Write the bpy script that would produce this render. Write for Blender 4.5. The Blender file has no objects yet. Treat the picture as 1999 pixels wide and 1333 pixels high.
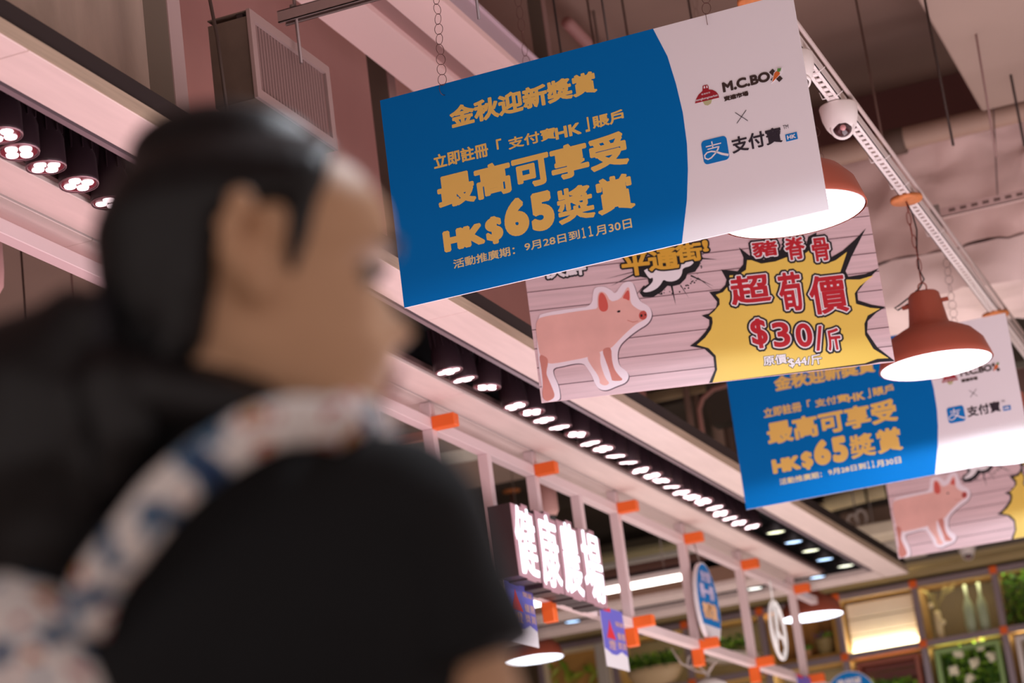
import bpy, math, random
from math import pi, sin, cos, radians
from mathutils import Vector, Matrix, Quaternion
random.seed(7)
sc = bpy.context.scene
COL = sc.collection
# ---------------------------------------------------------------- camera (stands at the origin, 0.95 m above the floor)
FPX = 4571.5
YAW, PITCH, ROLL = 0.33036681, 0.27019078, -0.12857961
_cy, _sy, _cp, _sp = cos(YAW), sin(YAW), cos(PITCH), sin(PITCH)
FW = Vector((-_sy*_cp, _cy*_cp, _sp)); _r = Vector((_cy, _sy, 0)); _u = _r.cross(FW)
RT = cos(ROLL)*_r + sin(ROLL)*_u; UP = -sin(ROLL)*_r + cos(ROLL)*_u; DN = -UP
def ray(px, py): return FW*FPX + RT*(px-999.5) + DN*(py-666.5)
def at(px, py, **k):
    v = ray(px, py); (a, val), = k.items()
    if a == 'd': return v/FPX*val
    return v*(val/v['xyz'.index(a)])
def onplane(px, py, o, n):
    v = ray(px, py); return v*(o.dot(n)/v.dot(n))
cam = bpy.data.cameras.new('camera'); camo = bpy.data.objects.new('camera', cam); COL.objects.link(camo)
M = Matrix((RT, UP, -FW)).transposed().to_4x4(); camo.matrix_world = M
cam.sensor_width = 36; cam.lens = FPX/1999*36
cam.clip_start = 0.05; cam.clip_end = 200
cam.dof.use_dof = True; cam.dof.focus_distance = 6.6; cam.dof.aperture_fstop = 3.3
sc.camera = camo
# ---------------------------------------------------------------- light and exposure
sc.view_settings.view_transform = 'Standard'; sc.view_settings.look = 'None'
sc.view_settings.exposure = 0.55; sc.view_settings.gamma = 1; sc.view_settings.use_curve_mapping = False
w = bpy.data.worlds.new('world'); sc.world = w; w.use_nodes = True
bg = w.node_tree.nodes['Background']; bg.inputs[0].default_value = (0.75, 0.6, 0.56, 1); bg.inputs[1].default_value = 0.6
def area(name, loc, size, power, col, rot=(0, 0, 0), spread=180):
    l = bpy.data.lights.new(name, 'AREA'); l.shape = 'RECTANGLE'; l.size, l.size_y = size; l.energy = power; l.color = col; l.spread = radians(spread)
    o = bpy.data.objects.new(name, l); o.location = loc; o.rotation_euler = rot; COL.objects.link(o); return o
# added upward fill lights, standing in for bounce from unseen stalls below
area('stall_fill_near', (-3.3, 5.2, -0.1), (2.0, 6.5), 36, (1.0, 0.52, 0.60), (pi, 0, 0))
area('stall_fill_far', (-2.6, 12.2, -0.1), (3.2, 6.0), 74, (1.0, 0.83, 0.80), (pi, 0, 0))
area('aisle_fill', (-0.2, 6.2, -0.2), (2.6, 7.0), 138, (0.97, 0.82, 0.90), (pi, 0, 0))
# ---------------------------------------------------------------- materials
MATS = {}
def lin(c):
    if isinstance(c, str): c = tuple(int(c[i:i+2], 16)/255 for i in (0, 2, 4))
    return tuple(x/12.92 if x <= .04045 else ((x+.055)/1.055)**2.4 for x in c) + (1,)
def mat(name, col, rough=.6, metal=0, var=0.0, scale=8, stretch=(1, 1, 1), bump=0, emit=None, es=0, trans=0, spec=.4):
    if name in MATS: return MATS[name]
    m = bpy.data.materials.new(name); MATS[name] = m; m.use_nodes = True; nt = m.node_tree; N = nt.nodes; L = nt.links
    b = N['Principled BSDF']; b.inputs['Base Color'].default_value = lin(col); b.inputs['Roughness'].default_value = rough
    b.inputs['Metallic'].default_value = metal; b.inputs['Specular IOR Level'].default_value = spec
    if trans: b.inputs['Transmission Weight'].default_value = trans
    if emit: b.inputs['Emission Color'].default_value = lin(emit); b.inputs['Emission Strength'].default_value = es
    if var or bump:
        tc = N.new('ShaderNodeTexCoord'); mp = N.new('ShaderNodeMapping'); mp.inputs['Scale'].default_value = stretch
        no = N.new('ShaderNodeTexNoise'); no.inputs['Scale'].default_value = scale; no.inputs['Detail'].default_value = 6
        L.new(tc.outputs['Object'], mp.inputs[0]); L.new(mp.outputs[0], no.inputs['Vector'])
        if var:
            r = N.new('ShaderNodeValToRGB'); c = lin(col)
            r.color_ramp.elements[0].position = .3; r.color_ramp.elements[1].position = .7
            r.color_ramp.elements[0].color = tuple(max(0, x*(1-var)) for x in c[:3])+(1,)
            r.color_ramp.elements[1].color = tuple(min(1, x*(1+var)) for x in c[:3])+(1,)
            L.new(no.outputs['Fac'], r.inputs[0]); L.new(r.outputs[0], b.inputs['Base Color'])
        if bump:
            bu = N.new('ShaderNodeBump'); bu.inputs['Strength'].default_value = bump; bu.inputs['Distance'].default_value = .02
            L.new(no.outputs['Fac'], bu.inputs['Height']); L.new(bu.outputs[0], b.inputs['Normal'])
    return m
def emis(name, col, s):
    if name in MATS: return MATS[name]
    m = bpy.data.materials.new(name); MATS[name] = m; m.use_nodes = True; N = m.node_tree.nodes; N.clear()
    e = N.new('ShaderNodeEmission'); e.inputs[0].default_value = lin(col); e.inputs[1].default_value = s
    o = N.new('ShaderNodeOutputMaterial'); m.node_tree.links.new(e.outputs[0], o.inputs[0]); return m
BOARD = mat('pale_board', 'dccbc4', .55, var=.05, scale=3, stretch=(10, 1, 10))
BOARDE = mat('board_edge', 'b8a48e', .6, var=.12, scale=4, stretch=(30, 1, 30))
DARK = mat('dark_brown', '2a201e', .7)
BLACK = mat('trough_black', '0b0b0e', .5)
STEEL = mat('galvanised_steel', '8f8680', .45, .4, var=.1, scale=6)
WHITEM = mat('white_metal', 'e4dcd8', .45)
PINKM = mat('lattice_paint', 'dcc8c8', .5)
ORANGE = mat('orange_block', 'ee6a24', .5)
# ---------------------------------------------------------------- mesh helpers
class MB:
    def __init__(s): s.v = []; s.f = []; s.sm = []; s.mi = []; s.cm = 0
    def add(s, vs, fs, smooth=False):
        n = len(s.v); s.v += [tuple(v) for v in vs]
        for f in fs: s.f.append(tuple(i+n for i in f)); s.sm.append(smooth); s.mi.append(s.cm)
        return s
    def box(s, lo, hi, mx=None):
        a, b = lo, hi
        vs = [Vector((x, y, z)) for x in (a[0], b[0]) for y in (a[1], b[1]) for z in (a[2], b[2])]
        if mx: vs = [mx @ v for v in vs]
        return s.add(vs, [(0, 1, 3, 2), (4, 6, 7, 5), (0, 4, 5, 1), (2, 3, 7, 6), (0, 2, 6, 4), (1, 5, 7, 3)])
    def cbox(s, c, d, mx=None): return s.box([c[i]-d[i]/2 for i in range(3)], [c[i]+d[i]/2 for i in range(3)], mx)
    def rbox(s, lo, hi, r=.005):    # box with all edges chamfered
        x0, y0, z0 = lo; x1, y1, z1 = hi
        vs = []
        for x, sx in ((x0, 1), (x1, -1)):
            for y, sy in ((y0, 1), (y1, -1)):
                for z, sz in ((z0, 1), (z1, -1)):
                    vs += [(x, y+r*sy, z+r*sz), (x+r*sx, y, z+r*sz), (x+r*sx, y+r*sy, z)]
        import itertools
        def ix(i, j, k, a): return ((i*2+j)*2+k)*3+a
        fs = []
        for i in (0, 1): fs.append([ix(i, 0, 0, 0), ix(i, 1, 0, 0), ix(i, 1, 1, 0), ix(i, 0, 1, 0)])
        for j in (0, 1): fs.append([ix(0, j, 0, 1), ix(1, j, 0, 1), ix(1, j, 1, 1), ix(0, j, 1, 1)])
        for k in (0, 1): fs.append([ix(0, 0, k, 2), ix(1, 0, k, 2), ix(1, 1, k, 2), ix(0, 1, k, 2)])
        for i in (0, 1):
            for j in (0, 1): fs.append([ix(i, j, 0, 0), ix(i, j, 1, 0), ix(i, j, 1, 1), ix(i, j, 0, 1)])
        for i in (0, 1):
            for k in (0, 1): fs.append([ix(i, 0, k, 0), ix(i, 1, k, 0), ix(i, 1, k, 2), ix(i, 0, k, 2)])
        for j in (0, 1):
            for k in (0, 1): fs.append([ix(0, j, k, 1), ix(1, j, k, 1), ix(1, j, k, 2), ix(0, j, k, 2)])
        for i, j, k in itertools.product((0, 1), repeat=3): fs.append([ix(i, j, k, 0), ix(i, j, k, 1), ix(i, j, k, 2)])
        return s.add(vs, fs)
    def tube(s, pts, r, n=8, closed=False, caps=True, smooth=True):
        pts = [Vector(p) for p in pts]; m = len(pts); rs = r if isinstance(r, (list, tuple)) else [r]*m
        vs = []; prev = None
        for i, p in enumerate(pts):
            if closed: t = pts[(i+1) % m]-pts[i-1]
            else: t = pts[min(i+1, m-1)]-pts[max(i-1, 0)]
            t.normalize()
            if prev is None:
                a = Vector((0, 0, 1)) if abs(t.z) < .9 else Vector((1, 0, 0)); nrm = t.cross(a).normalized()
            else: nrm = (prev-t*prev.dot(t)).normalized()
            prev = nrm; bn = t.cross(nrm)
            for k in range(n):
                a = 2*pi*k/n; vs.append(p+(nrm*cos(a)+bn*sin(a))*rs[i])
        fs = []
        for i in range(m if closed else m-1):
            j = (i+1) % m
            for k in range(n): fs.append((i*n+k, i*n+(k+1) % n, j*n+(k+1) % n, j*n+k))
        if caps and not closed: fs += [tuple(range(n-1, -1, -1)), tuple((m-1)*n+k for k in range(n))]
        return s.add(vs, fs, smooth)
    def lathe(s, prof, c=(0, 0, 0), n=24, axis='z', smooth=True, close=False):
        vs = []; c = Vector(c)
        for r, h in prof:
            for k in range(n):
                a = 2*pi*k/n; p = (r*cos(a), r*sin(a), h)
                if axis == 'y': p = (p[0], p[2], p[1])
                if axis == 'x': p = (p[2], p[0], p[1])
                vs.append(c+Vector(p))
        fs = []; m = len(prof)
        for i in range(m-1):
            for k in range(n): fs.append((i*n+k, i*n+(k+1) % n, (i+1)*n+(k+1) % n, (i+1)*n+k))
        if close: fs += [tuple(range(n-1, -1, -1)), tuple((m-1)*n+k for k in range(n))]
        return s.add(vs, fs, smooth)
    def ball(s, c, r, n=10, m=7, wob=0):
        c = Vector(c); r = r if isinstance(r, (tuple, list)) else (r, r, r); vs = [c-Vector((0, 0, r[2]))]
        for i in range(1, m):
            t = -pi/2+pi*i/m
            for k in range(n):
                a = 2*pi*k/n; q = 1+random.uniform(-wob, wob)
                vs.append(c+Vector((r[0]*cos(t)*cos(a)*q, r[1]*cos(t)*sin(a)*q, r[2]*sin(t)*q)))
        vs.append(c+Vector((0, 0, r[2]))); fs = []
        for k in range(n): fs.append((0, 1+(k+1) % n, 1+k))
        for i in range(m-2):
            for k in range(n):
                a = 1+i*n; fs.append((a+k, a+(k+1) % n, a+n+(k+1) % n, a+n+k))
        for k in range(n): fs.append((len(vs)-1, 1+(m-2)*n+k, 1+(m-2)*n+(k+1) % n))
        return s.add(vs, fs, True)
    def prism(s, poly, lo, hi, f):   # poly list of 2D, f(u, v, h) -> 3D
        n = len(poly); vs = [f(u, v, lo) for u, v in poly]+[f(u, v, hi) for u, v in poly]
        fs = [tuple(range(n)), tuple(range(2*n-1, n-1, -1))]+[(i, (i+1) % n, n+(i+1) % n, n+i) for i in range(n)]
        return s.add(vs, fs)
    def leaf(s, p, d, up, L, W):
        p = Vector(p); d = Vector(d).normalized(); sd = d.cross(Vector(up)).normalized(); n = sd.cross(d)
        vs = [p, p+d*L*.4+sd*W/2+n*L*.08, p+d*L, p+d*L*.4-sd*W/2+n*L*.08, p+d*L*.45-n*L*.02]
        return s.add(vs, [(0, 1, 4), (1, 2, 4), (2, 3, 4), (3, 0, 4)])
    def mesh(s, name, mats):
        m = bpy.data.meshes.new(name); m.from_pydata(s.v, [], s.f)
        mats = mats if isinstance(mats, (list, tuple)) else [mats]
        for x in mats: m.materials.append(x)
        m.polygons.foreach_set('use_smooth', s.sm); m.polygons.foreach_set('material_index', s.mi)
        m.update(); return m
    def obj(s, name, mats, parent=None, **k): return link(name, s.mesh(name, mats), parent, **k)
def link(name, mesh, parent=None, **k):
    o = bpy.data.objects.new(name, mesh); COL.objects.link(o)
    if parent:
        o.parent = parent
        if not k.pop('local', False): o.matrix_parent_inverse = wm(parent).inverted()
    for a, b in k.items():
        if a == 'loc': o.location = b
        elif a == 'rot': o.rotation_euler = b
        else: o[a] = b
    return o
def wm(o):
    m = Matrix.LocRotScale(o.location, o.rotation_euler, o.scale)
    return wm(o.parent) @ o.matrix_parent_inverse @ m if o.parent else m
def thing(name, label, cat, loc=(0, 0, 0), rz=0, group=None):
    o = bpy.data.objects.new(name, None); COL.objects.link(o); o.location = loc; o.rotation_euler = (0, 0, rz)
    o.empty_display_size = .05
    o['label'] = label; o['category'] = cat
    if group: o['group'] = group
    return o
def tag(o, label, cat, group=None):
    o['label'] = label; o['category'] = cat
    if group: o['group'] = group
    return o
def struct(name, mb, m, parent=None):
    o = mb.obj(name, m, parent)
    if not parent: o['kind'] = 'structure'
    return o
def dup(root, loc=None, rz=None, label=None, group=None):
    r = root.copy(); COL.objects.link(r)
    if loc is not None: r.location = loc
    if rz is not None: r.rotation_euler = (0, 0, rz)
    if label: r['label'] = label
    if group: r['group'] = group
    for ch in list(root.children):
        c = ch.copy(); COL.objects.link(c); c.parent = r
        for g in list(ch.children):
            d = g.copy(); COL.objects.link(d); d.parent = c
    return r
# text ------------------------------------------------------------
_tc = {}
def glyphs(s, res=None):
    res = res or (6 if all(ord(c) < 128 for c in s) else 3)
    if s in _tc: return _tc[s]
    c = bpy.data.curves.new('t', 'FONT'); c.body = s; c.resolution_u = res; c.size = 1
    o = bpy.data.objects.new('t', c); COL.objects.link(o)
    m = bpy.data.meshes.new_from_object(o.evaluated_get(bpy.context.evaluated_depsgraph_get()))
    bpy.data.objects.remove(o)
    vs = [(v.co.x, v.co.y) for v in m.vertices]; fs = [tuple(p.vertices) for p in m.polygons]
    cnt = {}
    for f in fs:
        for i in range(len(f)):
            e = (f[i], f[(i+1) % len(f)]); k = (min(e), max(e)); cnt[k] = cnt.get(k, 0)+1
    es = [k for k, n in cnt.items() if n == 1]
    bpy.data.meshes.remove(m); _tc[s] = (vs, fs, es); return _tc[s]
def text_mb(mb, s, box, bold=0, fill=True, f=None, h=0.0, slant=0):
    """lettering of s fitted to box=(u0,v0,u1,v1); bold = half stroke added, in metres; f(u,v,h)->3D"""
    vs, fs, es = glyphs(s)
    x0 = min(v[0] for v in vs); x1 = max(v[0] for v in vs); y0 = min(v[1] for v in vs); y1 = max(v[1] for v in vs)
    b = min(bold, .0) if bold < 0 else bold; u0, v0, u1, v1 = box; u0 += b; v0 += b; u1 -= b; v1 -= b
    def T(p):
        yy = (p[1]-y0)/(y1-y0); return (u0+(p[0]-x0)/(x1-x0)*(u1-u0)+slant*(yy-.5)*(v1-v0), v0+yy*(v1-v0))
    P = [T(v) for v in vs]
    if fill: mb.add([f(u, v, h) for u, v in P], fs)
    if bold > 0:
        k = 0
        for a, c in es:
            (ax, ay), (cx, cy) = P[a], P[c]; dx, dy = cx-ax, cy-ay; L = math.hypot(dx, dy)
            if L < 1e-6: continue
            dx *= b/L; dy *= b/L; hh = h+.00002*(1+(k % 9)); k += 1
            mb.add([f(ax-dx*.4-dy*.92, ay-dy*.4+dx*.92, hh), f(ax-dx, ay-dy, hh), f(ax-dx*.4+dy*.92, ay-dy*.4-dx*.92, hh),
                    f(cx+dx*.4+dy*.92, cy+dy*.4-dx*.92, hh), f(cx+dx, cy+dy, hh), f(cx+dx*.4-dy*.92, cy+dy*.4+dx*.92, hh)], [(0, 1, 2, 3, 4, 5)])
    return mb
def merge_ring(o): pass
# ================================================================ STRUCTURE
H = 2.2     # underside of the lighting bulkhead
FL = -0.95
CONC = mat('ceiling_concrete', '8c7468', .85, var=.12, scale=1.2, bump=.2)
WALLP = mat('upper_wall', 'cf9a92', .8, var=.08, scale=1.5)
struct('floor', MB().box((-14, -3, FL-.1), (6, 22, FL)), mat('floor_tile', 'b09a88', .4, var=.06, scale=3))
struct('ceiling', MB().box((-14, -3, 4.4), (6, 22, 4.5)), CONC)
struct('wall_back', MB().box((-14, 17.42, FL), (6, 17.6, 4.4)), mat('back_wall', '8a7f68', .8, var=.08, scale=2))
struct('wall_left', MB().box((-3.62, 2.0, 2.62), (-3.5, 12.4, 4.4)), WALLP)
struct('wall_far_left', MB().box((-14.1, -3, FL), (-14, 22, 4.4)), mat('side_wall', '7d6e62', .8))
# stall ceiling beyond the lattice
struct('ceiling_stall', MB().box((-9.5, 3.0, 3.0), (-3.62, 13.2, 3.06)), mat('stall_ceiling', '8a776a', .85, var=.1, scale=1))
struct('trim_1', MB().box((-9.5, 11.9, 4.0), (3, 12.5, 4.4)), mat('beam_purple', '8e6866', .85))
# lighting bulkhead (a dropped box of pale boards around a black trough that turns the corner at its far end)
bk = thing('lighting_bulkhead', 'long dropped ceiling box of pale boards around a black lighting trough', 'bulkhead', (-2.85, 9, H))
Y0, Y1 = 2.2, 14.42
BX = -11.0
def board(a, b, name='board', m=BOARD): MB().rbox(a, b, .002).obj(name, m, bk)
ys = [Y0, 4.35, 7.05, 9.75, 12.6, Y1]
for i in range(5): board((-2.706, ys[i]+.0015, H), (-2.56, ys[i+1]-.0015, H+.04))
ys = [Y0, 5.6, 8.05, 10.9, 13.60]
for i in range(4):
    board((-3.118, ys[i]+.0015, H), (-2.98, ys[i+1]-.0015, H+.03))
    board((-3.30, ys[i]+.0015, H+.004), (-3.134, ys[i+1]-.0015, H+.03))
# far arm
for a, b in ((-11, -8.6), (-8.6, -6.2), (-6.2, -4.4), (-4.4, -3.134)):
    board((a+.0015, 13.60, H), (b-.0015, 13.84, H+.03))
board((-3.132, 13.604, H), (-2.98, 13.84, H+.03))
for a, b in ((-11, -8.6), (-8.6, -6.2), (-6.2, -4.4), (-4.4, -2.71)):
    board((a+.0015, 14.16, H), (b-.0015, Y1, H+.04))
MB().box((-2.60, Y0, H+.04), (-2.56, Y1, H+.042)).box((-2.575, Y0, H+.002), (-2.558, Y1, H+.042)).obj('edge_strip', BOARDE, bk)
MB().box((-3.30, Y0, H+.03), (-3.26, 13.6, H+.10)).obj('side_board', BOARDE, bk)
MB().box((-11, 13.59, H+.03), (-3.3, 13.62, H+.12)).obj('side_board', mat('arm_side', '8f6f5c', .7), bk)
MB().box((-2.64, Y0, H+.042), (-2.57, Y1, H+.105)).obj('dark_side', DARK, bk)
tr = MB().box((-3.0, Y0, H+.175), (-2.69, Y1, H+.185)).box((-3.0, Y0, H+.031), (-2.982, 13.85, H+.18)).box((-2.704, Y0, H+.04), (-2.69, Y1, H+.18))
tr.box((-11, 13.6, H+.165), (-2.98, Y1, H+.175)).box((-11, 14.165, H+.04), (-2.69, 14.18, H+.17)).box((-11, 13.82, H+.031), (-2.98, 13.836, H+.17))
tr.obj('trough', BLACK, bk)
MB().box((-2.750, Y0, H+.012), (-2.732, 14.14, H+.03)).obj('trough_rail', mat('rail_metal', '9a8a90', .35, .5), bk)
MB().box((-2.978, Y0, H+.012), (-2.962, 13.86, H+.03)).obj('trough_rail', mat('rail_dim', '5c4644', .5, .2), bk)
MB().box((-3.133, Y0, H+.012), (-3.119, 13.6, H+.03)).obj('shadow_gap', DARK, bk)
# ---------------------------------------------------------------- LED heads in the trough
def led_head(label, group, rot):
    t = thing('track_spotlight', label, 'spotlight', (0, 0, 0), 0, group)
    b = mat('lamp_head', '3a2a30', .35, .3)
    MB().lathe([(.016, .17), (.03, .165), (.036, .14), (.044, .10), (.052, .075), (.053, .01), (.050, 0), (.046, .006)], n=20).obj('housing', b, t)
    fin = MB()
    for k in range(10):
        a = 2*pi*k/10; mx = Matrix.Rotation(a, 4, 'Z'); fin.box((.03, -.002, .09), (.05, .002, .165), mx)
    o = fin.obj('heat_fins', b, t); o['kind'] = 'stuff'
    MB().lathe([(.046, .004), (.052, -.001), (.0535, .004)], n=20).obj('rim_ring', mat('lamp_rim', '9a7a80', .3, .6), t)
    MB().lathe([(0.0005, .003), (.046, .003)], n=20).obj('lens_plate', mat('lens_plate', '401018', .3, emit='a03040', es=.25), t)
    for k in range(4):
        a = rot+pi/4+pi/2*k
        MB().lathe([(.0003, -.001), (.0150, -.001), (.0165, .003)], (cos(a)*.025, sin(a)*.025, 0), n=12).obj('led_lens', emis('led_pink', 'ffdfe4', 3.5), t)
    return t
lh = led_head('four-lens black spotlight glowing pink white at the trough, above the woman', 'near spotlights in the trough', .3)
near = [(-2.876, 4.728), (-2.905, 4.852), (-2.91, 4.988), (-2.91, 5.15), (-2.918, 5.328)]
nl = ['leftmost four-lens spotlight, cut by the left picture edge', 'second four-lens spotlight from the left edge', 'third four-lens spotlight from the left, at centre of the near row',
      'fourth near spotlight with bluish white glow, just left of the hair', 'red glowing spotlight half hidden behind the hair']
for i, (x, y) in enumerate(near):
    o = lh if i == 0 else dup(lh); o.location = (x, y, H-.012); o.rotation_euler = (radians(random.uniform(-4, 4)), 0, .2*i); o['label'] = nl[i]; o['group'] = 'near spotlights in the trough'
far_first = None
yy = 7.66; n = 0; S2 = 'pink white four-lens spotlight in the long far row inside the trough'
while yy < 11.9:
    o = dup(lh, label=S2, group='far row of pink spotlights'); o.location = (-2.878+random.uniform(-.012, .012), yy, H-.012+random.uniform(-.006, .006))
    o.rotation_euler = (radians(random.uniform(-7, 7)), radians(random.uniform(-6, 6)), random.uniform(0, 1.5))
    yy += (.33 if n == 2 else .178)+random.uniform(-.015, .015); n += 1
    if n == 1: o['label'] = 'nearest spotlight of the long far row, left of the gap'
# round downlights
def downlight(loc, col, label, cat='downlight'):
    t = thing('downlight', label, cat, loc, 0, 'downlights at the bulkhead corner')
    MB().lathe([(.058, .05), (.058, .0), (.052, -.002), (.052, .008)], n=20).obj('housing', BLACK, t, local=True)
    MB().lathe([(.0005, .004), (.052, .004)], n=20).obj('diffuser', emis('dl_'+col, col, 2.2), t, local=True)
D = [((-2.842, 12.23), 'e8e8c0', 'warm white downlight, first after the pink row'), ((-2.844, 12.63), 'b8d8ff', 'blue white downlight, second after the pink row'),
     ((-2.84, 13.01), 'e8e8c8', 'warm white downlight, third after the pink row'), ((-2.85, 13.40), 'b8d8ff', 'blue white downlight, fourth after the pink row'),
     ((-2.81, 13.77), 'e8e8d0', 'warm white downlight nearest the inner corner of the trough'), ((-3.04, 14.0), 'c0dcff', 'blue white downlight above the hanging far red lamp'),
     ((-3.44, 14.0), 'f4f4ec', 'white downlight in the cross arm behind the last posts'), ((-4.64, 14.0), 'b0d4ff', 'blue white downlight in the cross arm below the lit sign')]
for (x, y), c, l in D: downlight((x, y, H+.01), c, l)
# ================================================================ LATTICE
lat = thing('wooden_lattice', 'pink lit lattice of slim posts and rails hanging below the bulkhead', 'lattice', (-3.15, 10, 1.575))
XG = -3.15; PW = .022
py = [8.09-1.12*k for k in (5, 4, 3, 2, 1)]+[8.09, 9.22, 10.34, 11.43, 12.53, 13.72]
MB().rbox((XG-PW, 2.5, 2.095), (XG+PW, 14.3, 2.139), .002).obj('rail', PINKM, lat)
MB().rbox((XG-PW, 2.5, 1.553), (XG+PW, 14.3, 1.597), .002).obj('rail', PINKM, lat)
for y in py:
    MB().rbox((XG-PW, y-PW, 1.597), (XG+PW, y+PW, 2.095), .002).obj('post', PINKM, lat)
    MB().rbox((XG-PW, y-PW, 2.139), (XG+PW, y+PW, H+.002), .002).obj('post_stub', PINKM, lat)
    MB().rbox((XG+.02, y-.026, 2.093), (XG+.115, y+.026, 2.142), .003).obj('end_block', ORANGE, lat)
    MB().rbox((XG+.02, y-.026, 1.551), (XG+.115, y+.026, 1.60), .003).obj('end_block', ORANGE, lat)
    MB().rbox((XG-.026, y-.026, 1.47), (XG+.026, y+.026, 1.555), .003).obj('foot_block', ORANGE, lat)
for y in (8.66, 9.79, 7.54):
    MB().rbox((XG-PW, y-PW, 1.597), (XG+PW, y+PW, 2.095), .002).obj('post', PINKM, lat)
# ---------------------------------------------------------------- lit sign 健康農場
sg = thing('lit_shop_sign', 'glowing white Chinese channel letters on dark brown stepped backing, fixed to the lattice', 'sign', (-3.03, 9.1, 1.56))
SX = -3.03
fS = lambda u, v, h: (SX+h, u, v)
SW = mat('sign_side', '38282a', .45); SF = mat('sign_face', 'b08890', .5)
ga = [(8.575, 1.583, 8.805, 1.862), (8.85, 1.566, 9.075, 1.872), (9.115, 1.566, 9.345, 1.872), (9.385, 1.566, 9.64, 1.872)]
for ch, (u0, v0, u1, v1) in zip('健康農場', ga):
    bb = MB(); e = .014
    poly = [(u0-e, v0-e), (u0+.08, v0-e), (u0+.08, v0-e-.006), (u1-.05, v0-e-.006), (u1-.05, v0-e), (u1+e, v0-e), (u1+e, v1-.01), (u1-.05, v1-.01), (u1-.05, v1+e), (u1-.12, v1+e), (u1-.12, v1), (u0-e, v1)]
    bb.prism(poly, -.10, -.002, fS).obj('letter_box', [SW], sg)
    MB().prism(poly, -.002, 0.0, fS).obj('letter_face', SF, sg)
    l = MB(); text_mb(l, ch, (u0, v0, u1, v1), .0045, f=fS, h=.002); l.obj('letter', emis('sign_glow', 'f4f4ff', 2.0), sg)
for a, b in zip(ga[:-1], ga[1:]):
    MB().box((SX-.06, a[2], 1.80), (SX-.012, b[0], 1.87)).box((SX-.06, a[2], 1.60), (SX-.012, b[0], 1.66)).obj('bracket', BLACK, sg)
# round hanging sign, ring sign, posters on the lattice
def disc(name, lab, cat, c, a, b, cols, tilt=0):
    t = thing(name, lab, cat, c)
    n = 32; pts = [(a*cos(2*pi*k/n), b*sin(2*pi*k/n)) for k in range(n)]
    return t, pts
BLUE = mat('print_blue', '006cb6', .6, spec=.08); PWH = mat('print_white', 'e9e6ea', .4); YEL = mat('print_gold', 'e6c064', .45)
BLUE2 = mat('print_sky_blue', '1478c2', .5, spec=.1)
t, pts = disc('round_sign', 'round blue hanging sign with white edge seen edge-on, on the lattice', 'sign', (-3.08, 11.52, 1.785), .195, .215, None)
fo = lambda u, v, h: (-3.08+h, 11.52+u, 1.785+v)
MB().prism(pts, -.02, 0, fo).obj('board', PWH, t)
MB().prism([(max(-.185, min(.185, u*.96)), max(-.115, v*.96)) for u, v in pts], 0, .0015, fo).obj('blue_print', BLUE2, t)
l = MB(); text_mb(l, '支付寶', (-.09, .11, .09, .17), .003, f=fo, h=.003); text_mb(l, '掃一掃', (-.14, .02, .12, .10), .006, f=fo, h=.003); l.obj('lettering', mat('print_lilac', 'cfc8ea', .5), t)
l = MB(); text_mb(l, '有獎賞', (-.14, -.085, .13, .005), .008, f=fo, h=.003); l.obj('lettering', mat('print_peach', 'f0c090', .5), t)
MB().tube([(-3.09, 11.50, 2.0), (-3.10, 11.48, 2.10)], .003).tube([(-3.09, 11.45, 1.58), (-3.11, 11.36, 1.60)], .003).obj('hanger', STEEL, t)
ri = thing('white_ring_sign', 'white round outline sign with curled lines hanging inside the last lattice bay', 'sign', (-3.12, 13.1, 1.81))
rr = MB(); c0 = Vector((-3.12, 13.1, 1.81))
rr.tube([c0+Vector((0, .155*cos(a), .165*sin(a))) for a in [2*pi*k/28 for k in range(28)]], .011, closed=True)
rr.tube([c0+Vector((0, y, z)) for y, z in ((-.02, .16), (-.02, .02), (-.06, -.05), (-.09, -.12))], .009).tube([c0+Vector((0, y, z)) for y, z in ((.05, .14), (-.02, 0), (.03, -.04), (.09, -.03), (.12, -.09), (.05, -.14))], .009)
rr.tube([c0+Vector((0, -.02, .16)), c0+Vector((0, -.02, .285))], .004)
rr.obj('tube_outline', mat('neon_white', 'f4f2f0', .4, emit='ffffff', es=.15), ri)
def poster(y0, y1, z0, z1, lab):
    t = thing('hanging_poster', lab, 'poster', (-3.115, (y0+y1)/2, z0)); f = lambda u, v, h: (-3.115+h, y0+u*(y1-y0), z0+v*(z1-z0))
    MB().prism([(0, 0), (1, 0), (1, 1), (0, 1)], -.003, 0, f).obj('sheet', PWH, t)
    MB().prism([(0, .3), (.3, .22), (.5, .22), (.75, .3), (1, .24), (1, 1), (0, 1)], 0, .001, f).obj('violet_print', mat('print_violet', '6a68c8', .5), t)
    MB().prism([(0, .93), (.45, .93), (.45, 1), (0, 1)], .001, .002, f).obj('red_corner', mat('print_red', 'd8303a', .5), t)
    MB().prism([(.15, .48), (.55, .48), (.42, .66), (.35, .80), (.28, .66)], .001, .002, f).obj('red_lamp_print', mat('print_red', 'd8303a', .5), t)
    l = MB()
    text_mb(l, '開業', (.62, .72, .95, .80), .0, f=lambda u, v, h: f(u, v, h), h=.002); text_mb(l, '優惠', (.62, .50, .98, .62), 0, f=f, h=.002); text_mb(l, '獎賞', (.6, .34, .98, .46), 0, f=f, h=.002)
    text_mb(l, '燈', (.2, .3, .5, .46), 0, f=f, h=.002)
    l.obj('lettering', mat('print_peach', 'f0c090', .5), t)
poster(9.80, 10.12, 1.33, 1.60, 'violet poster with red lamp print hanging under the lit sign')
poster(8.60, 8.93, 1.33, 1.60, 'violet poster half hidden by the woman\'s sleeve')
poster(13.35, 13.70, 1.33, 1.58, 'violet poster at the bottom edge beside the last orange block')
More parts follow.
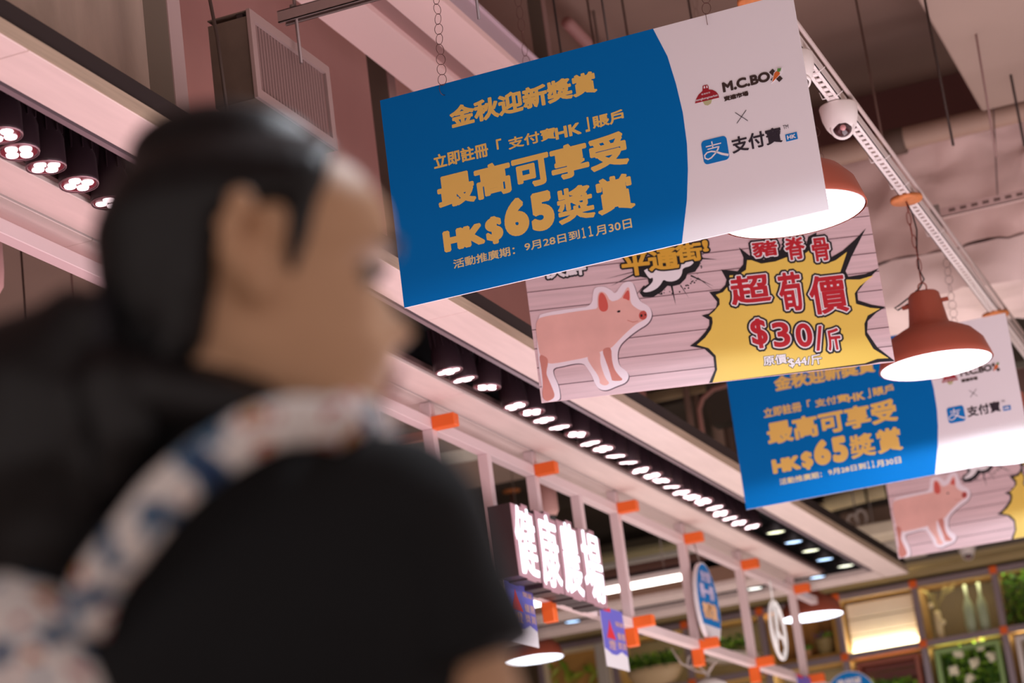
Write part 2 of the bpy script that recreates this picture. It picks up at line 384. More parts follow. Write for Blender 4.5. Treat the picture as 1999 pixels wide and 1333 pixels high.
# ================================================================ BANNERS
def banner_base(lab, loc, rz, W, Hh):
    t = thing('hanging_banner', lab, 'banner', loc, rz)
    MB().box((0, 0, 0), (W, .006, Hh)).obj('board', PWH, t, local=True)
    return t
W1, H1 = 1.205, .614
O1 = Vector((-2.270, 5.75, 1.845))
def uv1(px, py): p = at(px, py, y=5.75); return (p.x-O1.x, p.z-O1.z)
def bx(l, b, r, t): return (uv1(*l)[0], uv1(*b)[1], uv1(*r)[0], uv1(*t)[1])
fB = lambda u, v, h: (u, -.0008-h, v)
GRAY = mat('print_charcoal', '2c2530', .5)
def pay_banner(lab, loc, rz):
    t = banner_base(lab, loc, rz, W1, H1)
    cv = [(uv1(1275, 57)[0], H1)]+[uv1(*p) for p in ((1303, 110), (1320, 165), (1333, 220), (1341, 280), (1343, 330), (1341, 390))]+[(uv1(1331, 474)[0], 0)]
    MB().prism([(0, 0), (0, H1)]+cv, -.0006, .0002, fB).obj('blue_print', BLUE, t, local=True)
    PGD = mat('print_pale_gold', 'dfc98a', .5); q3_ = lambda x, y: (840+x/4.76, 320+y/4.76)
    T = [('金秋迎新獎賞', bx((877.5, 222), (881, 252.8), (1167, 180), (1155, 138)), .0032, YEL),
         ('立即註冊「', bx((847, 320), (848.6, 331.6), (981, 290), (979, 270)), .0015, YEL), ('支付寶', bx((992, 280), (998, 292), (1086, 270), (1083, 247)), .0012, YEL),
         ('HK', bx((1085, 270), (1092, 272), (1136, 262), (1133, 238)), .0022, YEL), ('」', bx((1144, 258), (1146, 258), (1152.5, 255), (1149, 228)), .0015, YEL),
         ('賬戶', bx((1158, 250), (1161, 252), (1219, 234), (1217.7, 212)), .0015, YEL),
         ('最高可享受', bx((853, 370), (859, 410.3), (1230, 322), (1217.7, 253.6)), .0048, YEL),
         ('HK', bx((863, 451), (868.4, 494), (948, 475), (943, 433.4)), .0068, YEL), ('$', bx((948, 450), (968, 476.5), (983, 452), (964, 422)), .0055, YEL),
         ('6', bx((985, 437), (1008, 462), (1033, 425), (1016.5, 384)), .0100, YEL), ('5', bx((1032, 390), (1062, 450.5), (1084.5, 429), (1076, 369)), .0100, YEL),
         ('獎', bx((1087, 400), (1095, 440), (1163, 418), (1153, 355.7)), .0036, YEL), ('賞', bx((1161, 365), (1171, 421.9), (1241.5, 404), (1224.5, 336.8)), .0042, YEL),
         ('活動推廣期：', bx((884, 505), (886, 525.5), (1006, 494), (992, 481.8)), .0006, mat('print_pale_gold', 'dfc98a', .5)),
         ('9月28日到', bx(q3_(873, 740), q3_(885, 815), q3_(1394, 680), q3_(1385, 610)), .0006, PGD), ('１', bx(q3_(1408, 630), q3_(1425, 692), q3_(1446, 660), q3_(1440, 588)), .0007, PGD), ('１', bx(q3_(1470, 620), q3_(1490, 676), q3_(1514, 650), q3_(1505, 573)), .0007, PGD),
         ('月30日', bx(q3_(1538, 640), q3_(1548, 672), q3_(1874, 560), q3_(1868, 503)), .0006, PGD),
         ('M.C.BO', bx((1409, 162), (1411.7, 181.5), (1503.5, 150), (1495, 140)), .0020, mat('print_brown', '3a2a26', .5)),
         ('寶達市場', bx((1413, 191), (1415, 198.5), (1462, 186), (1460.5, 177)), .0010, mat('print_brown', '3a2a26', .5)),
         ('支付寶', bx((1426.7, 275), (1430.6, 301), (1528.5, 277.6), (1511.8, 249)), .0013, GRAY),
         ('TM', bx((1529, 250), (1531, 252.5), (1539.5, 249), (1538.5, 243)), 0, GRAY)]
    for s, b, bo, m in T:
        mb = MB(); text_mb(mb, s, b, bo, f=fB, h=.0006); mb.obj('lettering', m, t, local=True)
    def poly(name, pts, m, h=.0004, parent=t, raw=False):
        P = pts if raw else [uv1(*p) for p in pts]
        return MB().prism(P, -.0004, h, fB).obj(name, m, parent, local=True)
    def line(mb, pts, wd, h=.0008):
        P = [uv1(*p) for p in pts]
        wd = wd if isinstance(wd, list) else [wd]*len(P)
        L_, R_ = [], []
        for i, (x, y) in enumerate(P):
            a = P[max(i-1, 0)]; b = P[min(i+1, len(P)-1)]; dx, dy = b[0]-a[0], b[1]-a[1]; q = math.hypot(dx, dy) or 1
            L_.append((x-dy/q*wd[i], y+dx/q*wd[i])); R_.append((x+dy/q*wd[i], y-dx/q*wd[i]))
        for i in range(len(P)-1): mb.add([fB(*p, h) for p in (L_[i], L_[i+1], R_[i+1], R_[i])], [(0, 1, 2, 3)])
        return mb
    # x of the word mark, with a carrot over it
    mb = MB(); line(mb, [(1505, 138), (1525, 157)], .0066); line(mb, [(1521, 139), (1507, 158)], .0045); mb.obj('letter_x', mat('print_brown', '3a2a26', .5), t, local=True)
    poly('carrot_edge', [(1506, 163), (1511, 142), (1515, 138), (1517, 133), (1527, 132), (1527, 139), (1524, 146)], PWH, .0010)
    poly('carrot', [(1508, 161), (1512, 143), (1516, 139.5), (1522, 141), (1523, 145), (1517, 152)], mat('print_carrot', 'd0682a', .5), .0014)
    poly('carrot_leaf', [(1517.5, 140), (1518, 134), (1525.5, 133.5), (1524, 139), (1521, 141)], mat('print_leaf', '5c9048', .5), .0016)
    # red lamp emblem
    dome = [(1357, 202), (1359, 194), (1364, 185), (1371.5, 178), (1372, 168), (1375, 166.5), (1381, 165.5), (1383, 168), (1384, 175), (1391, 175.5), (1398, 179), (1402, 184), (1404, 190.5)]
    poly('lamp_emblem', dome, mat('print_crimson', '9c1828', .5))
    poly('lamp_window', [(1374, 173), (1374.2, 168.5), (1376.4, 168), (1376.8, 172.6)], PWH, .0008); poly('lamp_window', [(1379.2, 172.2), (1379, 167.6), (1381.2, 167.4), (1381.8, 171.8)], PWH, .0008)
    mb = MB(); text_mb(mb, '香港街市', bx((1369, 184), (1370, 186.5), (1387, 182), (1386.5, 179)), 0, f=fB, h=.0008)
    text_mb(mb, 'nongkongmarket', bx((1359, 198), (1360, 199.5), (1402, 190), (1401, 183.5)), .0002, f=fB, h=.0008); mb.obj('lettering', PWH, t, local=True)
    poly('lamp_glow_print', [(1372, 198.5), (1376, 205), (1382, 206), (1388, 202), (1390, 194.5)], mat('print_lime', 'b9b88c', .5), .0003)
    mb = MB(); line(mb, [(1435.3, 220), (1460, 236)], .0009); line(mb, [(1457, 215), (1438.8, 241)], .0009); mb.obj('cross_mark', GRAY, t, local=True)
    # blue app square
    sq = [uv1(*p) for p in ((1369, 276), (1417, 265.5), (1422.5, 309), (1374.5, 322.5))]
    u0, v1 = sq[0]; u1 = sq[2][0]; v0 = sq[2][1]; u0 = min(sq[0][0], sq[3][0])+.001; u1 = sq[1][0]+.001; v0 = sq[3][1]; r = .011; P = []
    for cx, cy, a0 in ((u1-r, v1-r, 0), (u0+r, v1-r, 90), (u0+r, v0+r, 180), (u1-r, v0+r, 270)):
        for k in range(6): a = radians(a0+18*k); P.append((cx+r*cos(a), cy+r*sin(a)))
    poly('app_square', P, BLUE2, .0004, raw=True)
    q = lambda x, y: (1340+x/6.346, 120+y/6.346)
    mb = MB(); line(mb, [q(315, 992), q(330, 1072)], .0016); line(mb, [q(243, 1060), q(432, 1012)], .0016); line(mb, [q(262, 1092), q(400, 1055)], .0016)
    line(mb, [q(402, 1050), q(392, 1090), q(360, 1140), q(310, 1195), q(270, 1215), q(232, 1200), q(228, 1165), q(260, 1130), q(310, 1115), q(370, 1120), q(440, 1145), q(524, 1160)], [.0022, .0022, .002, .002, .002, .002, .002, .002, .002, .0024, .003, .0034])
    mb.obj('app_glyph', PWH, t, local=True)
    a = [uv1(*p) for p in ((1533, 263.7), (1555, 259.5), (1556.7, 272.9), (1534.6, 276.8))]
    hb = (a[0][0], a[3][1], a[1][0]+.001, a[0][1]+.001)
    poly('hk_square', [(hb[0], hb[1]), (hb[2], hb[1]), (hb[2], hb[3]), (hb[0], hb[3])], BLUE2, raw=True)
    mb = MB(); text_mb(mb, 'HK', (hb[0]+.004, hb[1]+.004, hb[2]-.004, hb[3]-.004), .0007, f=fB, h=.0008); mb.obj('lettering', PWH, t, local=True)
    return t
b1 = pay_banner('large blue and white payment banner with gold Chinese lettering, nearest and uppermost', O1, 0)
O3 = Vector((-2.318, 9.5, 1.836))
b3 = dup(b1, O3, radians(2.0), 'blue and white payment banner behind the red lamp, right of the pig banner')
# pig banner
W2, H2 = 1.181, .545
O2 = Vector((-2.36, 7.10, 1.852)); RZ2 = math.atan2(.44, 1.096)
U2 = Vector((cos(RZ2), sin(RZ2), 0)); N2 = Vector((-sin(RZ2), cos(RZ2), 0))
def uv2(px, py): p = onplane(px, py, O2, N2)-O2; return (p.dot(U2), p.z)
def pig_banner():
    t = thing('hanging_banner', 'pork price banner with pink pig and yellow burst, below the big blue banner', 'banner', O2, RZ2)
    WD = mat('print_plank', 'd6bcc0', .45, var=.10, scale=3, stretch=(1, 1, 26)); INK = mat('print_ink', '17161c', .5)
    MB().box((0, 0, 0), (W2, .006, H2)).obj('board', WD, t, local=True)
    def P(name, pts, m, h, f2=None):
        pp = [uv2(*f2(*p)) for p in pts] if f2 else pts
        if name in ('pig_halo', 'pig_shadow', 'pig_body', 'pig_leg', 'pig_ear', 'pig_ear_inner', 'pig_snout', 'cloud'):
            for _ in range(2): pp = [(p0[0]*w0+p1[0]*(1-w0), p0[1]*w0+p1[1]*(1-w0)) for p0, p1 in zip(pp, pp[1:]+pp[:1]) for w0 in (.75, .25)]
        pp = [(min(max(u, 0), W2), min(max(v, 0), H2)) for u, v in pp]
        return MB().prism(pp, -.0004, h, fB).obj(name, m, t, local=True)
    a = lambda x, y: (1040+x/4.039, 460+y/4.039)
    b = lambda x, y: (1340+x/3.702, 400+y/3.702)
    mb = MB()
    for k in range(9):
        v = uv2(1092, 751)[1]+.0655*k
        if v < H2: mb.box((0, -.0004-.0008, v-.0011), (W2, -.0002, v+.0011))
    o = mb.obj('plank_lines', mat('print_line', '6a5058', .5), t, local=True)
    # burst
    out = [(165, 1300), (205, 1190), (195, 1100), (130, 1040), (25, 1020), (85, 975), (135, 920), (165, 870), (165, 830), (110, 800), (165, 785), (215, 740), (222, 700), (165, 630), (240, 620), (280, 580), (290, 540), (250, 468), (370, 480), (410, 430), (412, 380), (380, 308), (460, 370), (520, 395), (600, 395), (660, 360), (690, 300), (740, 350), (860, 320), (880, 230), (940, 200), (930, 330), (1010, 400), (1130, 330), (1220, 250), (1295, 172), (1190, 380), (1150, 480), (1170, 520), (1290, 500), (1430, 455), (1290, 560), (1235, 630), (1240, 690), (1340, 722), (1465, 735), (1370, 780), (1310, 840), (1305, 920), (1380, 1030), (1515, 1128), (1400, 1135), (1310, 1160), (1290, 1190)]
    inn = [(190, 1296), (222, 1190), (212, 1090), (160, 1035), (75, 1012), (135, 960), (178, 900), (190, 850), (185, 812), (163, 800), (200, 770), (240, 720), (238, 680), (212, 650), (265, 630), (305, 580), (312, 510), (372, 508), (430, 470), (438, 400), (470, 400), (540, 425), (640, 410), (720, 380), (860, 350), (900, 320), (1000, 430), (1080, 400), (1160, 340), (1110, 490), (1140, 540), (1250, 540), (1350, 510), (1250, 590), (1215, 640), (1225, 715), (1330, 745), (1400, 750), (1310, 800), (1285, 860), (1290, 940), (1350, 1040), (1460, 1108), (1380, 1112), (1290, 1145)]
    P('burst_outline', out, INK, .0006, b); P('burst', inn, mat('print_yellow', 'e4c65c', .45, var=.05, scale=2), .0010, b)
    RED = mat('print_price_red', 'b8202e', .5)
    sc_ = 564.0
    def word(s, x0, y0, x1, y1, f2, m, bo, wo, io, base=.0012):
        c = uv2(*f2((x0+x1)/2, (y0+y1)/2)); k = 4.039 if f2 is a else 3.702
        hw = (x1-x0)/k/sc_/2*1.07; hh = (y1-y0)/k/sc_/2*.98; B = (c[0]-hw, c[1]-hh, c[0]+hw, c[1]+hh)
        g = lambda e: (B[0]+wo+io-e, B[1]+wo+io-e, B[2]-wo-io+e, B[3]-wo-io+e)
        if io: mb = MB(); text_mb(mb, s, g(wo+io), bo+wo+io, f=fB, h=base); mb.obj('lettering_shadow', INK, t, local=True)
        if wo: mb = MB(); text_mb(mb, s, g(wo), bo+wo, f=fB, h=base+.0006); mb.obj('lettering_edge', PWH, t, local=True)
        mb = MB(); text_mb(mb, s, g(0), bo, f=fB, h=base+.0012); mb.obj('lettering', m, t, local=True)
    for s, q in (('豬', (460, 235, 672, 402)), ('脊', (695, 205, 872, 425)), ('骨', (890, 210, 1050, 435)), ('超', (305, 478, 612, 742)), ('荀', (652, 458, 850, 798)), ('價', (878, 478, 1168, 815)),
                 ('$', (450, 795, 600, 1065)), ('3', (605, 820, 762, 1055)), ('0', (772, 830, 925, 1055)), ('/', (905, 850, 1010, 1080)), ('斤', (998, 868, 1132, 1078))):
        big = s in '超荀價$30'
        word(s, *q, b, RED, .0034 if big else .0024, .0046, .0068)
    word('原價:', 560, 1080, 735, 1160, b, PWH, .0008, 0, .002); word('$44/斤', 745, 1085, 970, 1172, b, PWH, .0008, 0, .002)
    # comic cloud
    P('cloud_outline', [(800, 240), (810, 330), (850, 325), (905, 335), (915, 380), (870, 410), (842, 450), (870, 485), (950, 484), (1020, 440), (1062, 395), (1100, 400), (1160, 385), (1205, 340), (1220, 300), (1280, 285), (1315, 235), (1330, 170), (1250, 120)], INK, .0006, a)
    P('cloud', [(870, 260), (890, 300), (925, 345), (945, 325), (950, 360), (915, 400), (858, 440), (900, 450), (970, 425), (1010, 385), (1030, 345), (1060, 362), (1110, 362), (1155, 340), (1178, 300), (1180, 255), (1250, 240), (1290, 180)], PWH, .0009, a)
    mb = MB()
    for (x0, y0), (x1, y1), wd in (((810, 300), (610, 400), 14), ((1095, 395), (1128, 550), 16), ((1245, 315), (1430, 400), 12), ((1315, 180), (1454, 188), 14), ((1165, 390), (1232, 495), 8), ((880, 395), (790, 495), 8), ((820, 280), (560, 345), 6), ((640, 470), (600, 410), 5), ((1300, 330), (1440, 440), 5)):
        dx, dy = x1-x0, y1-y0; q = math.hypot(dx, dy); n = (-dy/q*wd/2, dx/q*wd/2)
        tri = [uv2(*a(x0+n[0], y0+n[1])), uv2(*a(x0-n[0], y0-n[1])), uv2(*a(x1, y1))]
        mb.add([fB(min(max(u, 0), W2), v, .0003) for u, v in tri], [(0, 1, 2)])
    for k in range(46):
        an = radians(random.uniform(-30, 130)); rr_ = random.uniform(235, 290); x = 1060+cos(an)*rr_; y = 190+sin(an)*rr_*.95; s = random.uniform(3, 7)
        mb.add([fB(*uv2(*a(x+s*cos(c*pi/3), y+s*sin(c*pi/3))), .0003) for c in range(6)], [tuple(range(6))])
    o = mb.obj('speed_lines', INK, t, local=True); o['kind'] = 'stuff'
    GO = mat('print_amber', 'd8a83a', .5)
    for s, q in (('平', (695, 112, 925, 335)), ('通', (905, 85, 1150, 290)), ('街', (1120, 40, 1340, 225)), ('!', (1325, 20, 1395, 145))): word(s, *q, a, GO, .0035, 0, .006, .0014)
    word('快鮮', 80, 160, 415, 345, a, PWH, .003, 0, .006)
    # pig
    halo = [(12, 640), (130, 600), (330, 572), (468, 556), (474, 430), (505, 403), (560, 400), (620, 428), (650, 465), (698, 385), (740, 362), (775, 362), (798, 385), (838, 518), (900, 545), (935, 585), (942, 640), (905, 700), (830, 742), (740, 812), (682, 872), (666, 950), (682, 1030), (740, 1068), (762, 1110), (735, 1162), (660, 1188), (580, 1224), (522, 1212), (490, 1170), (470, 1110), (430, 1045), (400, 1008), (330, 1008), (240, 1030), (158, 1045), (165, 1100), (200, 1170), (216, 1240), (216, 1305), (78, 1328)]
    P('pig_shadow', [(x+7, y+7) for x, y in halo], mat('print_shade', '5c4650', .5), .0004, a)
    P('pig_halo', halo, mat('print_halo', 'eadfe6', .5), .0007, a)
    PG = mat('print_pig', 'e2b0a6', .55, var=.09, scale=7)
    pig = [(18, 660), (120, 632), (200, 622), (330, 600), (470, 582), (513, 575), (520, 500), (560, 470), (612, 510), (630, 522), (690, 500), (740, 440), (768, 450), (770, 530), (800, 562), (850, 592), (885, 590), (900, 620), (897, 650), (870, 670), (810, 700), (740, 762), (680, 822), (625, 882), (580, 905), (540, 910), (500, 935), (420, 962), (300, 985), (200, 1004), (118, 1012), (60, 960), (38, 850)]
    P('pig_body', pig, PG, .0010, a)
    P('pig_leg', [(420, 955), (470, 1040), (508, 1090), (530, 1140), (526, 1165), (568, 1186), (610, 1165), (575, 1130), (545, 1050), (530, 990), (535, 915), (480, 900)], PG, .0011, a)
    DP = mat('print_pig_dark', 'c88478', .55, var=.1, scale=9)
    P('pig_leg', [(545, 905), (575, 985), (605, 1070), (622, 1130), (625, 1145), (690, 1146), (712, 1134), (680, 1105), (640, 1050), (622, 970), (620, 885), (580, 880)], DP, .0011, a)
    P('pig_leg', [(45, 930), (70, 1060), (80, 1180), (75, 1260), (90, 1298), (130, 1306), (180, 1270), (150, 1190), (118, 1120), (105, 1080), (122, 1005), (115, 960)], DP, .0011, a)
    P('pig_ear', [(512, 590), (510, 480), (528, 440), (570, 448), (606, 505), (612, 570), (598, 610), (560, 622), (530, 605)], PG, .0013, a)
    P('pig_ear_inner', [(518, 570), (518, 480), (535, 448), (562, 458), (590, 520), (596, 575), (575, 600), (540, 600)], mat('print_ear', 'cc5a50', .55), .0016, a)
    P('pig_ear', [(692, 500), (722, 448), (750, 400), (766, 425), (770, 530), (735, 505)], PG, .0013, a)
    P('pig_ear_inner', [(702, 495), (748, 425), (762, 445), (764, 520), (735, 500)], mat('print_ear', 'cc5a50', .55), .0016, a)
    P('pig_snout', [(835, 625), (850, 598), (885, 590), (902, 620), (898, 650), (872, 668), (842, 655)], mat('print_snout', 'bc5048', .55), .0013, a)
    P('pig_nostril', [(848, 628), (856, 618), (866, 628), (862, 642), (850, 642)], INK, .0016, a)
    P('pig_nostril', [(880, 620), (887, 615), (893, 625), (886, 635)], INK, .0016, a)
    P('pig_eye', [(662, 600), (675, 590), (692, 592), (688, 604), (672, 608)], INK, .0016, a)
    P('pig_mouth', [(745, 665), (790, 680), (830, 672), (832, 677), (790, 686), (745, 671)], DP, .0014, a)
    return t
b2 = pig_banner()
O4 = Vector((-2.078, 11.5, 1.836))
b4 = dup(b2, O4, radians(4), 'pork price banner at lower right, cut by the right picture edge')
# ring chains holding the banners
CH = mat('chain_wire', '6a4a44', .35, .7)
def ring_chain(lab, top, bot, n, r=.0125, dark=False):
    t = thing('ring_chain', lab, 'chain', bot); top = Vector(top); bot = Vector(bot); st = (top-bot)/n
    for k in range(n):
        c = bot+st*(k+.5); a0 = random.uniform(-.5, .5)+(1.3 if k % 4 == 0 else 0); ax = Vector((cos(a0), sin(a0), 0)); hh = st.length*.53
        MB().tube([c+ax*(r*cos(2*pi*i/16))+Vector((0, 0, hh*sin(2*pi*i/16))) for i in range(16)], .0009, n=5, closed=True).obj('ring', CH, t)
    return t
ring_chain('wire ring chain holding the left end of the large blue banner', (-2.045, 5.745, 3.03), (-2.078, 5.745, 2.425), 20)
ring_chain('wire ring chain at the right end of the large blue banner', (-1.27, 5.745, 2.70), (-1.306, 5.745, 2.43), 9)
ring_chain('wire ring chain dropping from the slotted rail to the banner behind the red lamp', (-1.30, 9.5, 2.90), (-1.32, 9.5, 2.43), 13, .016)
ring_chain('ring chain of the pig banner hidden behind the first lamp', (-1.386, 7.49, 2.70), (-1.386, 7.493, 2.385), 10)
ring_chain('left ring chain of the pig banner', (-2.267, 7.14, 3.4), (-2.267, 7.14, 2.385), 22)
ring_chain('left ring chain of the second blue banner', (-2.2, 9.504, 4.4), (-2.2, 9.504, 2.44), 20)
ring_chain('left ring chain of the far pig banner', (-1.95, 11.5, 3.1), (-1.95, 11.5, 2.37), 22)
ring_chain('right ring chain of the far pig banner', (-1.27, 11.5, 2.70), (-1.27, 11.56, 2.37), 10)
# ================================================================ SLOTTED RAIL, LAMPS, CAMERAS
RZ = 2.70
rl = thing('slotted_rail', 'white slotted steel channel running along the aisle above the lamps', 'rail', (-1.27, 9, RZ))
mb = MB(); wd = .0225; y = 6.0
mb.box((-1.27-wd, 3.4, RZ), (-1.27-.008, 13, RZ+.003)).box((-1.27+.008, 3.4, RZ), (-1.27+wd, 13, RZ+.003))
mb.box((-1.27-wd, 3.4, RZ), (-1.27-wd+.003, 13, RZ+.041)).box((-1.27+wd-.003, 3.4, RZ), (-1.27+wd, 13, RZ+.041))
y = 3.4
while y < 13: mb.box((-1.279, y, RZ), (-1.261, y+.026, RZ+.003)); y += .05
mb.obj('slotted_channel', WHITEM, rl)
MB().tube([(-1.225, 3.4, RZ+.02), (-1.222, 8.6, RZ+.022), (-1.225, 13, RZ+.02)], .0075).obj('side_conduit', mat('conduit_grey', 'b0a09a', .5), rl)
mb = MB()
for y in (6.95, 7.2, 7.95, 8.3, 9.0): mb.tube([(-1.30, y, RZ+.01), (-1.295, y+.01, RZ-.012), (-1.25, y+.02, RZ-.008), (-1.225, y+.01, RZ+.0)], .0018, n=5)
mb.obj('cable_tie', WHITEM, rl, kind='stuff')
RED_SH = mat('lamp_terracotta', 'ae5a45', .42); WI = mat('lamp_inside', 'f2f2f2', .5)
def pendant(lab, loc, top, energy=20, R=.21):
    x, y, z = loc; t = thing('pendant_lamp', lab, 'lamp', loc)
    s = R/.21
    prof = [(R, 0), (R+.003, .004), (.205*s, .03*s), (.19*s, .075*s), (.155*s, .115*s), (.105*s, .142*s), (.078*s, .155*s), (.073*s, .17*s), (.058*s, .275*s), (.05*s, .283*s), (.0005, .285*s)]
    MB().lathe(prof, n=48).obj('shade', RED_SH, t, local=True)
    MB().lathe([(r*.975, h+(.001 if h < .01 else -.003)) for r, h in prof[:7]], n=48).obj('inner_shade', WI, t, local=True)
    MB().lathe([(.0005, .022), (.186*s, .022), (.20*s, .006)], n=40).obj('diffuser', emis('lamp_diffuser', 'eef2ff', 3.6), t, local=True)
    MB().rbox((-.088*s, -.006, .235*s), (-.05*s, .006, .250*s), .002).obj('cross_pin', RED_SH, t, local=True)
    MB().rbox((.05*s, -.006, .235*s), (.088*s, .006, .250*s), .002).obj('cross_pin', RED_SH, t, local=True)
    MB().tube([(.016*cos(a), 0, .305*s+.018*sin(a)) for a in [2*pi*k/14 for k in range(14)]], .003, closed=True, n=6).obj('top_ring', RED_SH, t, local=True)
    dz = top-z; z0 = .325*s; n = max(3, int((dz-z0)/.042)); st = (dz-z0-.01)/n
    for k in range(n):
        c = z0+st*(k+.5); ax = (1, 0) if k % 2 else (0, 1)
        MB().tube([(ax[0]*.008*cos(a)+.004*sin(k), ax[1]*.008*cos(a), c+st*.58*sin(a)) for a in [2*pi*i/10 for i in range(10)]], .0018, n=5, closed=True).obj('chain_link', mat('chain_red', '8a3a2c', .4, .3), t, local=True)
    MB().tube([(-.004, 0, dz-.01), (.012, 0, dz-.06), (.018, 0, dz-.13), (.006, 0, dz-.2), (.0, 0, z0+.05), (.012, 0, z0+.01), (-.01, 0, z0-.02), (-.05, 0, z0-.045), (-.10, 0, z0-.07), (-.115, 0, z0-.075), (-.105, 0, z0-.086), (-.06, 0, z0-.07)], .003, n=6).obj('power_cord', mat('cord_black', '1a1012', .5), t, local=True)
    MB().lathe([(.0005, dz-.012), (.058, dz-.012), (.062, dz-.006), (.060, dz+.004), (.0005, dz+.004)], n=24).obj('wooden_disc', mat('disc_wood', 'c87a44', .55, var=.2, scale=30), t, local=True)
    l = bpy.data.lights.new('bulb', 'SPOT'); l.energy = energy; l.spot_size = radians(176); l.spot_blend = .1; l.shadow_soft_size = .05; l.color = (.86, .92, 1)
    o = bpy.data.objects.new('bulb', l); COL.objects.link(o); o.parent = t; o.location = (0, 0, .015)
    return t
pendant('terracotta dome lamp partly hidden behind the large blue banner', (-1.27, 6.3, 2.03), RZ, 26)
pendant('terracotta dome lamp hanging in front of the second blue banner', (-1.276, 8.5, 2.04), RZ, 62)
pendant('terracotta dome lamp in front of the shelf wall, behind the last lattice posts', (-3.40, 15.3, 2.16), 3.4, 14)
pendant('terracotta dome lamp at the bottom beside the dark sleeve', tuple(at(1040, 1288, y=14.8)), 3.3, 12)
pendant('terracotta dome lamp in front of the large blue banner, above the picture', (-1.27, 4.15, 2.03), RZ, 45)
pendant('terracotta dome lamp nearest the woman, above the picture', (-0.1, 2.6, 2.03), 4.4, 60)
pendant('terracotta lamp beyond the right picture edge', (-1.27, 10.5, 2.04), RZ, 26)
# loose wooden disc is part of that last lamp
def dome_cam(lab, x, y, z, s=1, face=(0.25, -.9, -.35)):
    t = thing('security_camera', lab, 'camera', (x, y, z))
    MB().lathe([(.0005, .075), (.062, .075), (.064, .07), (.060, .03), (.050, 0), (.040, -.014), (.0005, -.02)], n=28).obj('housing', WHITEM, t, local=True)
    f = Vector(face).normalized(); q = f.to_track_quat('Z', 'Y').to_matrix().to_4x4(); c = Vector((0, 0, -.002))+f*.022
    def tr(mb, name, m):
        mb.v = [tuple(q @ Vector(v)+c) for v in mb.v]; return mb.obj(name, m, t, local=True)
    tr(MB().lathe([(.0005, .026), (.018, .022), (.030, .008), (.036, -.01)], n=24), 'dome_glass', mat('dome_glass', '3a1c20', .12, spec=.8))
    tr(MB().lathe([(.036, -.012), (.041, .0), (.038, .006), (.032, .006)], n=24), 'dome_ring', WHITEM)
    tr(MB().lathe([(.0005, .034), (.008, .033), (.010, .028)], n=14), 'lens', mat('lens_pink', 'c89090', .3))
    return t
dome_cam('white dome security camera mounted on the slotted rail', -1.27, 7.33, RZ-.078)
dome_cam('white dome camera on the rail, half behind the large blue banner', -1.29, 6.80, RZ-.075, face=(.2, -.3, -.9))
dome_cam('small white dome camera on the grey fascia above the shelf wall', *at(1889, 1080, y=16.62), face=(.1, -.6, -.6))
# ================================================================ UPPER CEILING WORKS
FOIL = mat('foil_wrap', 'b4a292', .5, .1, var=.18, scale=2.4, stretch=(1, 2.5, 1), bump=.9)
FOILP = mat('foil_pale', 'dcc0b8', .5, .0, var=.10, scale=2.2, bump=.8)
def crinkle(mb_name, lo, hi, nx, ny, nz, amp, m, lab, cat, bulge=0):
    import mathutils
    vs = {}; mb = MB(); L = [lo, hi]
    def P(i, j, k):
        p = Vector((lo[0]+(hi[0]-lo[0])*i/nx, lo[1]+(hi[1]-lo[1])*j/ny, lo[2]+(hi[2]-lo[2])*k/nz))
        nz_ = mathutils.noise.noise_vector(p*4.1)*amp+mathutils.noise.noise_vector(p*11)*amp*.6
        c = (Vector(lo)+Vector(hi))/2
        b = Vector((0, 0, 0))
        return p+nz_
    def face(fix, n1, n2, fn):
        base = len(mb.v); vv = [fn(a, b) for a in range(n1+1) for b in range(n2+1)]
        mb.add(vv, [(a*(n2+1)+b, (a+1)*(n2+1)+b, (a+1)*(n2+1)+b+1, a*(n2+1)+b+1) for a in range(n1) for b in range(n2)], True)
    face(0, ny, nz, lambda a, b: P(0, a, b)); face(0, ny, nz, lambda a, b: P(nx, a, b))
    face(0, nx, nz, lambda a, b: P(a, 0, b)); face(0, nx, nz, lambda a, b: P(a, ny, b))
    face(0, nx, ny, lambda a, b: P(a, b, 0)); face(0, nx, ny, lambda a, b: P(a, b, nz))
    return tag(mb.obj(mb_name, m), lab, cat)
crinkle('wrapped_duct', (-3.38, 2.6, 2.5), (-3.03, 6.05, 3.9), 4, 44, 16, .022, FOIL, 'large foil wrapped air duct above the bulkhead at upper left', 'duct')
crinkle('wrapped_duct', (-2.5, 11.0, 3.2), (1.5, 11.55, 3.80), 80, 9, 16, .055, FOILP, 'crinkled pale insulated duct crossing at upper right behind the rail', 'duct')
crinkle('insulation_blanket', (-2.35, 11.0, 2.97), (1.5, 11.75, 3.19), 60, 12, 5, .05, mat('foil_lit_below', 'f8e4de', .55, var=.06, scale=2, bump=.5), 'pinkish insulation pillow, coloured as if lit from below, sagging under the crinkled duct', 'insulation')  # underside of the duct wrap; light from below put into the paler colour
# posts / hangers
def post(lab, x, y, wx, wy, z0, z1, m1='8d8478', m2='b09894'):
    t = thing('hanger_post', lab, 'post', (x, y, z0))
    MB().box((x, y, z0), (x+wx, y+.004, z1)).obj('flange', mat('post_'+m1, m1, .6), t)
    MB().box((x+wx, y, z0), (x+wx+.004, y+wy, z1)).obj('flange', mat('post_'+m2, m2, .6), t)
p = at(302, 0, y=5.55)
post('grey steel angle post in front of the foil duct', -2.92, 5.62, .075, .08, 2.27, 4.4)
post('grey steel angle post left of the large blue banner', -3.14, 7.86, .075, .075, 2.4, 4.4, '5c5146', '8e6f68')
post('grey post between the large blue banner and the pig banner', -2.74, 8.75, .06, .05, 2.4, 4.4, '5c5146', '8e6f68')
